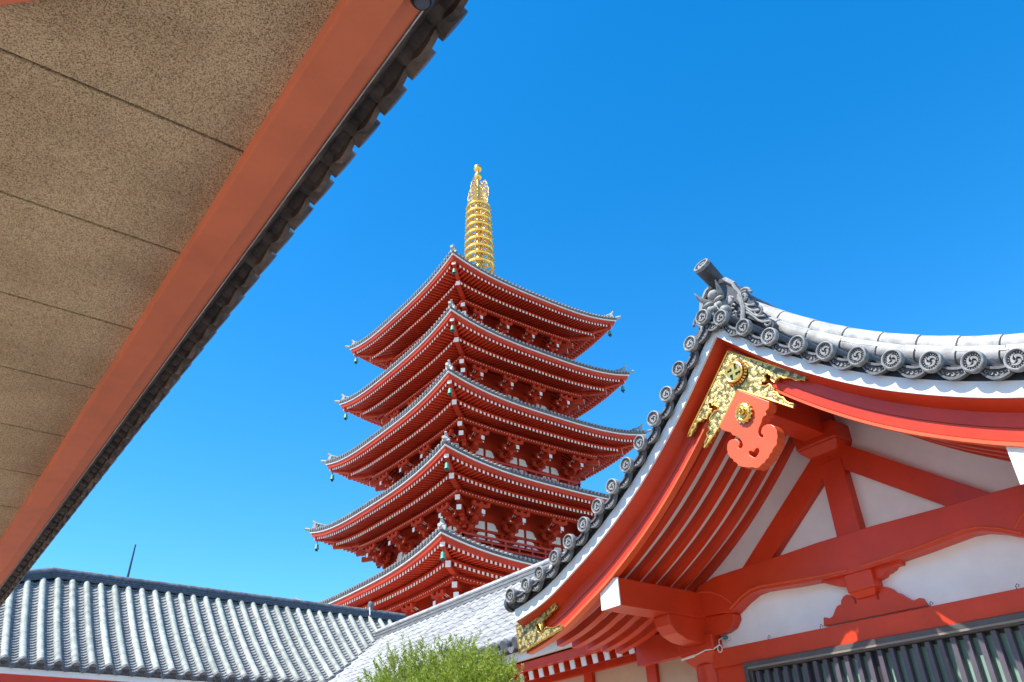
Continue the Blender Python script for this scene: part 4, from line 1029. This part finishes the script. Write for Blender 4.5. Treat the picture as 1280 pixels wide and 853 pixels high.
for yp in ypost:
    b_ = MB(); b_.box((XWL-0.06, yp-0.09, 0), (XWL+0.01, yp+0.09, zt)); b_.build('wall_post', M['red'], cor)
b_ = MB(); b_.box((-8, YE+1.1, 0), (XWL+0.1, YE+1.25, ZE1-0.1)); b_.build('front_wall', M['plaster'], cor)
# board end under the gable rafters (purlin of the lower eave)
b_ = MB(); b_.box((7.72, 6.2, 3.42), (7.82, 7.65, 3.72)); b_.build('eave_beam', M['red'], cor)

# ================================================================== antenna rod far behind the ridge
t = MB(); pa = ony(160, 720, 26.0); pb = ony(169.5, 681, 26.0)
t.tube([(pa.x-0.09, 26.0, pa.z-1.3), (pa.x, 26.0, pa.z), (pb.x, 26.0, pb.z)], [0.04, 0.034, 0.022], 8)
t.tube([(pa.x-0.12, 26.0, 0), (pa.x-0.09, 26.0, pa.z-1.28)], 0.04, 8)
tag(t.build('antenna_rod', M['bronze_dark'], smooth=True), 'thin dark rod standing up behind the tiled ridge on the left', 'antenna')

# ================================================================== overhanging eave at upper left
eav = thing('eave_building', 'building edge overhead with speckled ceiling panels, red fascia and dark roof tiles', 'building', (-1, 6, 0))
Y0, Y1 = -1.5, 15.5
J = [0.17+1.0*i for i in range(-1, 16)]
J = [y for y in [3.171+1.005*i for i in range(-5, 13)] if abs(y-2.166) > 0.01]
ZS = 4.64
for i in range(len(J)-1):
    b_ = MB(); b_.box((-4.4, J[i]+0.010, ZS), (0.80, J[i+1]-0.010, ZS+0.04)); b_.build('ceiling_panel', M['stucco'], eav, bevel=0.004)
b_ = MB(); b_.box((-4.5, J[0], ZS+0.02), (0.95, J[-1], ZS+0.06)); b_.build('panel_backing', M['black'], eav)
b_ = MB()
pf = [(0.782, 4.52), (0.965, 4.52), (0.970, 4.60), (1.098, 4.664), (1.098, 4.70), (0.782, 4.70)]
def xz(b, prof, y0, y1):
    b.prism([prof], lambda p, k: (p[0], y0+(y1-y0)*k, p[1]))
ys = J[0]; 
xz(b_, pf, J[0], J[-1]); fo_ = b_.build('fascia_board', M['fascia'], eav, bevel=0.003)
b_ = MB(); xz(b_, [(1.0985, 4.655), (1.108, 4.664), (1.108, 4.672), (1.0985, 4.663)], J[0], J[-1]); b_.build('drip_edge', M['tile_pale'], fo_)
# roof tiles above, dark from below
SP = 0.277; y = 2.05-SP*12
while y < 15.4:
    b_ = MB(); b_.tube([(1.30, y, 4.86), (-0.2, y, 5.45), (-1.8, y, 6.2)], 0.075, 10); tr = b_.build('tile_roll', M['tile_brown'], eav, smooth=True)
    b_ = MB(); b_.tube([(1.335, y, 4.84), (1.285, y, 4.865)], 0.091, 16); b_.build('round_end_tile', M['tile_brown'], tr, smooth=True)
    d2 = MB(); n = 10; ya, yb = y+0.03, y+SP-0.03; o_ = [(ya+(yb-ya)*j/n, 0.045*math.sin(math.pi*j/n)) for j in range(n+1)]; m_ = n+1
    vs = []
    for (yy, sg) in o_: vs += [(1.272, yy, 4.83-sg*.6), (0.7, yy, 5.05-sg*.6)]
    d2.add(vs, [(j*2, (j+1)*2, (j+1)*2+1, j*2+1) for j in range(n)])
    vs = [(1.275, yy, 4.83-sg*.6) for yy, sg in o_]+[(1.275, yy, 4.79-sg) for yy, sg in o_]+[(1.245, yy, 4.83-sg*.6) for yy, sg in o_]+[(1.245, yy, 4.79-sg) for yy, sg in o_]
    d2.add(vs, [(j, j+1, m_+j+1, m_+j) for j in range(n)]+[(2*m_+j, 2*m_+j+1, 3*m_+j+1, 3*m_+j) for j in range(n)]+[(m_+j, m_+j+1, 3*m_+j+1, 3*m_+j) for j in range(n)]+[(j, j+1, 2*m_+j+1, 2*m_+j) for j in range(n)])
    d2.build('eave_pan_tile', M['tile_brown'], tr, recalc=False)
    y += SP
b_ = MB(); xz(b_, [(1.20, 4.835), (1.09, 4.72), (1.0, 4.705), (0.9, 4.705), (-4.6, 4.705), (-4.9, 4.85), (-1.8, 6.15), (-0.2, 5.40)], J[0], J[-1]); b_.build('roof_body', M['tile_brown'], eav)
for yy in (J[0]+0.5, J[0]+5.6, J[0]+10.7, J[0]+15.8):  # unseen posts replace a wall, opened so bounced light reaches the ceiling
    for xx_ in (-4.1, -1.3):
        b_ = MB(); b_.tube([(xx_, yy, 0), (xx_, yy, 4.66)], 0.14, 16); b_.build('post', M['red'], eav, smooth=True)
# short red beam end under the panels at the corner of the picture
pa = CAM+ray(0, 7)*((4.60-1.6)/ray(0, 7).z); pb = CAM+ray(48, 0)*((4.60-1.6)/ray(48, 0).z)
dr = (pb-pa).normalized(); pr = Vector((dr.y, -dr.x, 0)); a_ = pa-dr*1.5; c_ = pb+dr*0.2
if (a_+pr).y > a_.y: pr = -pr
b_ = MB(); b_.hexa([a_, c_, c_+pr*0.3, a_+pr*0.3]+[q+Vector((0,0,0.045)) for q in (a_, c_, c_+pr*0.3, a_+pr*0.3)]); b_.build('cross_beam', M['fascia'], eav)
# small black spotlight on the fascia at the top edge of the picture
p = CAM+ray(528, -10)*((4.62-1.6)/ray(528, -10).z)
t = thing('spotlight', 'small round black spotlight fixed under the red fascia at the top edge', 'lamp', (p.x, p.y, 4.6))
b_ = MB(); b_.lathe([(0.001,-0.05),(0.04,-0.05),(0.05,-0.03),(0.05,0.05),(0.001,0.05)], (p.x, p.y, 4.60), 20); b_.build('housing', M['black'], t, smooth=True)
b_ = MB(); b_.lathe([(0.001,-0.056),(0.032,-0.054),(0.032,-0.048)], (p.x, p.y, 4.60), 16); b_.build('lens', M['tile_dark'], t, smooth=True)

# ================================================================== clipped evergreen in front of the corner
SX, SY = 5.0, 7.75
tree = thing('evergreen_shrub', 'bushy bright green evergreen with feathery tips rising in front of the tiled roof', 'shrub', (SX, SY, 0))
b_ = MB(); rnd = random.Random(3)
b_.tube([(SX, SY, 0), (SX+0.05, SY, 0.9), (SX, SY+0.05, 1.7), (SX, SY, 2.4)], [0.10, 0.085, 0.06, 0.03], 10)
tips = []
cen = Vector((SX, SY, 2.42)); rad = Vector((1.03, 1.03, 0.98))
for i in range(4200):
    a = rnd.uniform(0, 2*math.pi); ph = math.acos(rnd.uniform(-0.75, 1)); rr = rnd.uniform(0.5, 1.0)**0.45
    wob = 1+0.13*math.sin(3*a+1)+0.10*math.sin(5*ph+2*a)+0.06*math.sin(9*a)
    d = Vector((math.sin(ph)*math.cos(a), math.sin(ph)*math.sin(a), math.cos(ph)))
    p = cen+Vector((d.x*rad.x, d.y*rad.y, d.z*rad.z))*rr*wob; tips.append((p, d))
for i in range(60):
    p, d = tips[i]; b_.tube([(SX, SY, 1.3+rnd.uniform(0, 0.8)), cen+(p-cen)*0.5+Vector((0,0,-0.08)), p], [0.022, 0.012, 0.004], 5)
b_.build('trunk', M['bark'], tree, smooth=True)
lf = MB()
for p, d in tips:
    g = (d*0.65+Vector((0,0,0.55))+Vector((rnd.uniform(-.5,.5), rnd.uniform(-.5,.5), rnd.uniform(-.3,.4)))).normalized()
    L = rnd.uniform(0.08, 0.26)
    for j in range(38):
        q = j/38; b0 = p+g*(L*(q-0.5)); th = rnd.uniform(0, 6.28); side = g.orthogonal().normalized(); side = Matrix.Rotation(th, 3, g) @ side
        dd = (g*rnd.uniform(0.5, 1.1)+side*rnd.uniform(0.5, 1.0)).normalized(); l = rnd.uniform(0.022, 0.062)*(1.15-0.5*q); wv = dd.cross(Vector((rnd.uniform(-1,1), rnd.uniform(-1,1), rnd.uniform(-1,1)))).normalized()*0.0034
        lf.add([b0-wv*0.5, b0+dd*l*0.45-wv*1.4, b0+dd*l, b0+dd*l*0.45+wv*1.4], [(0,1,2,3)])
lf.build('crown', M['leaf'], tree, recalc=False)
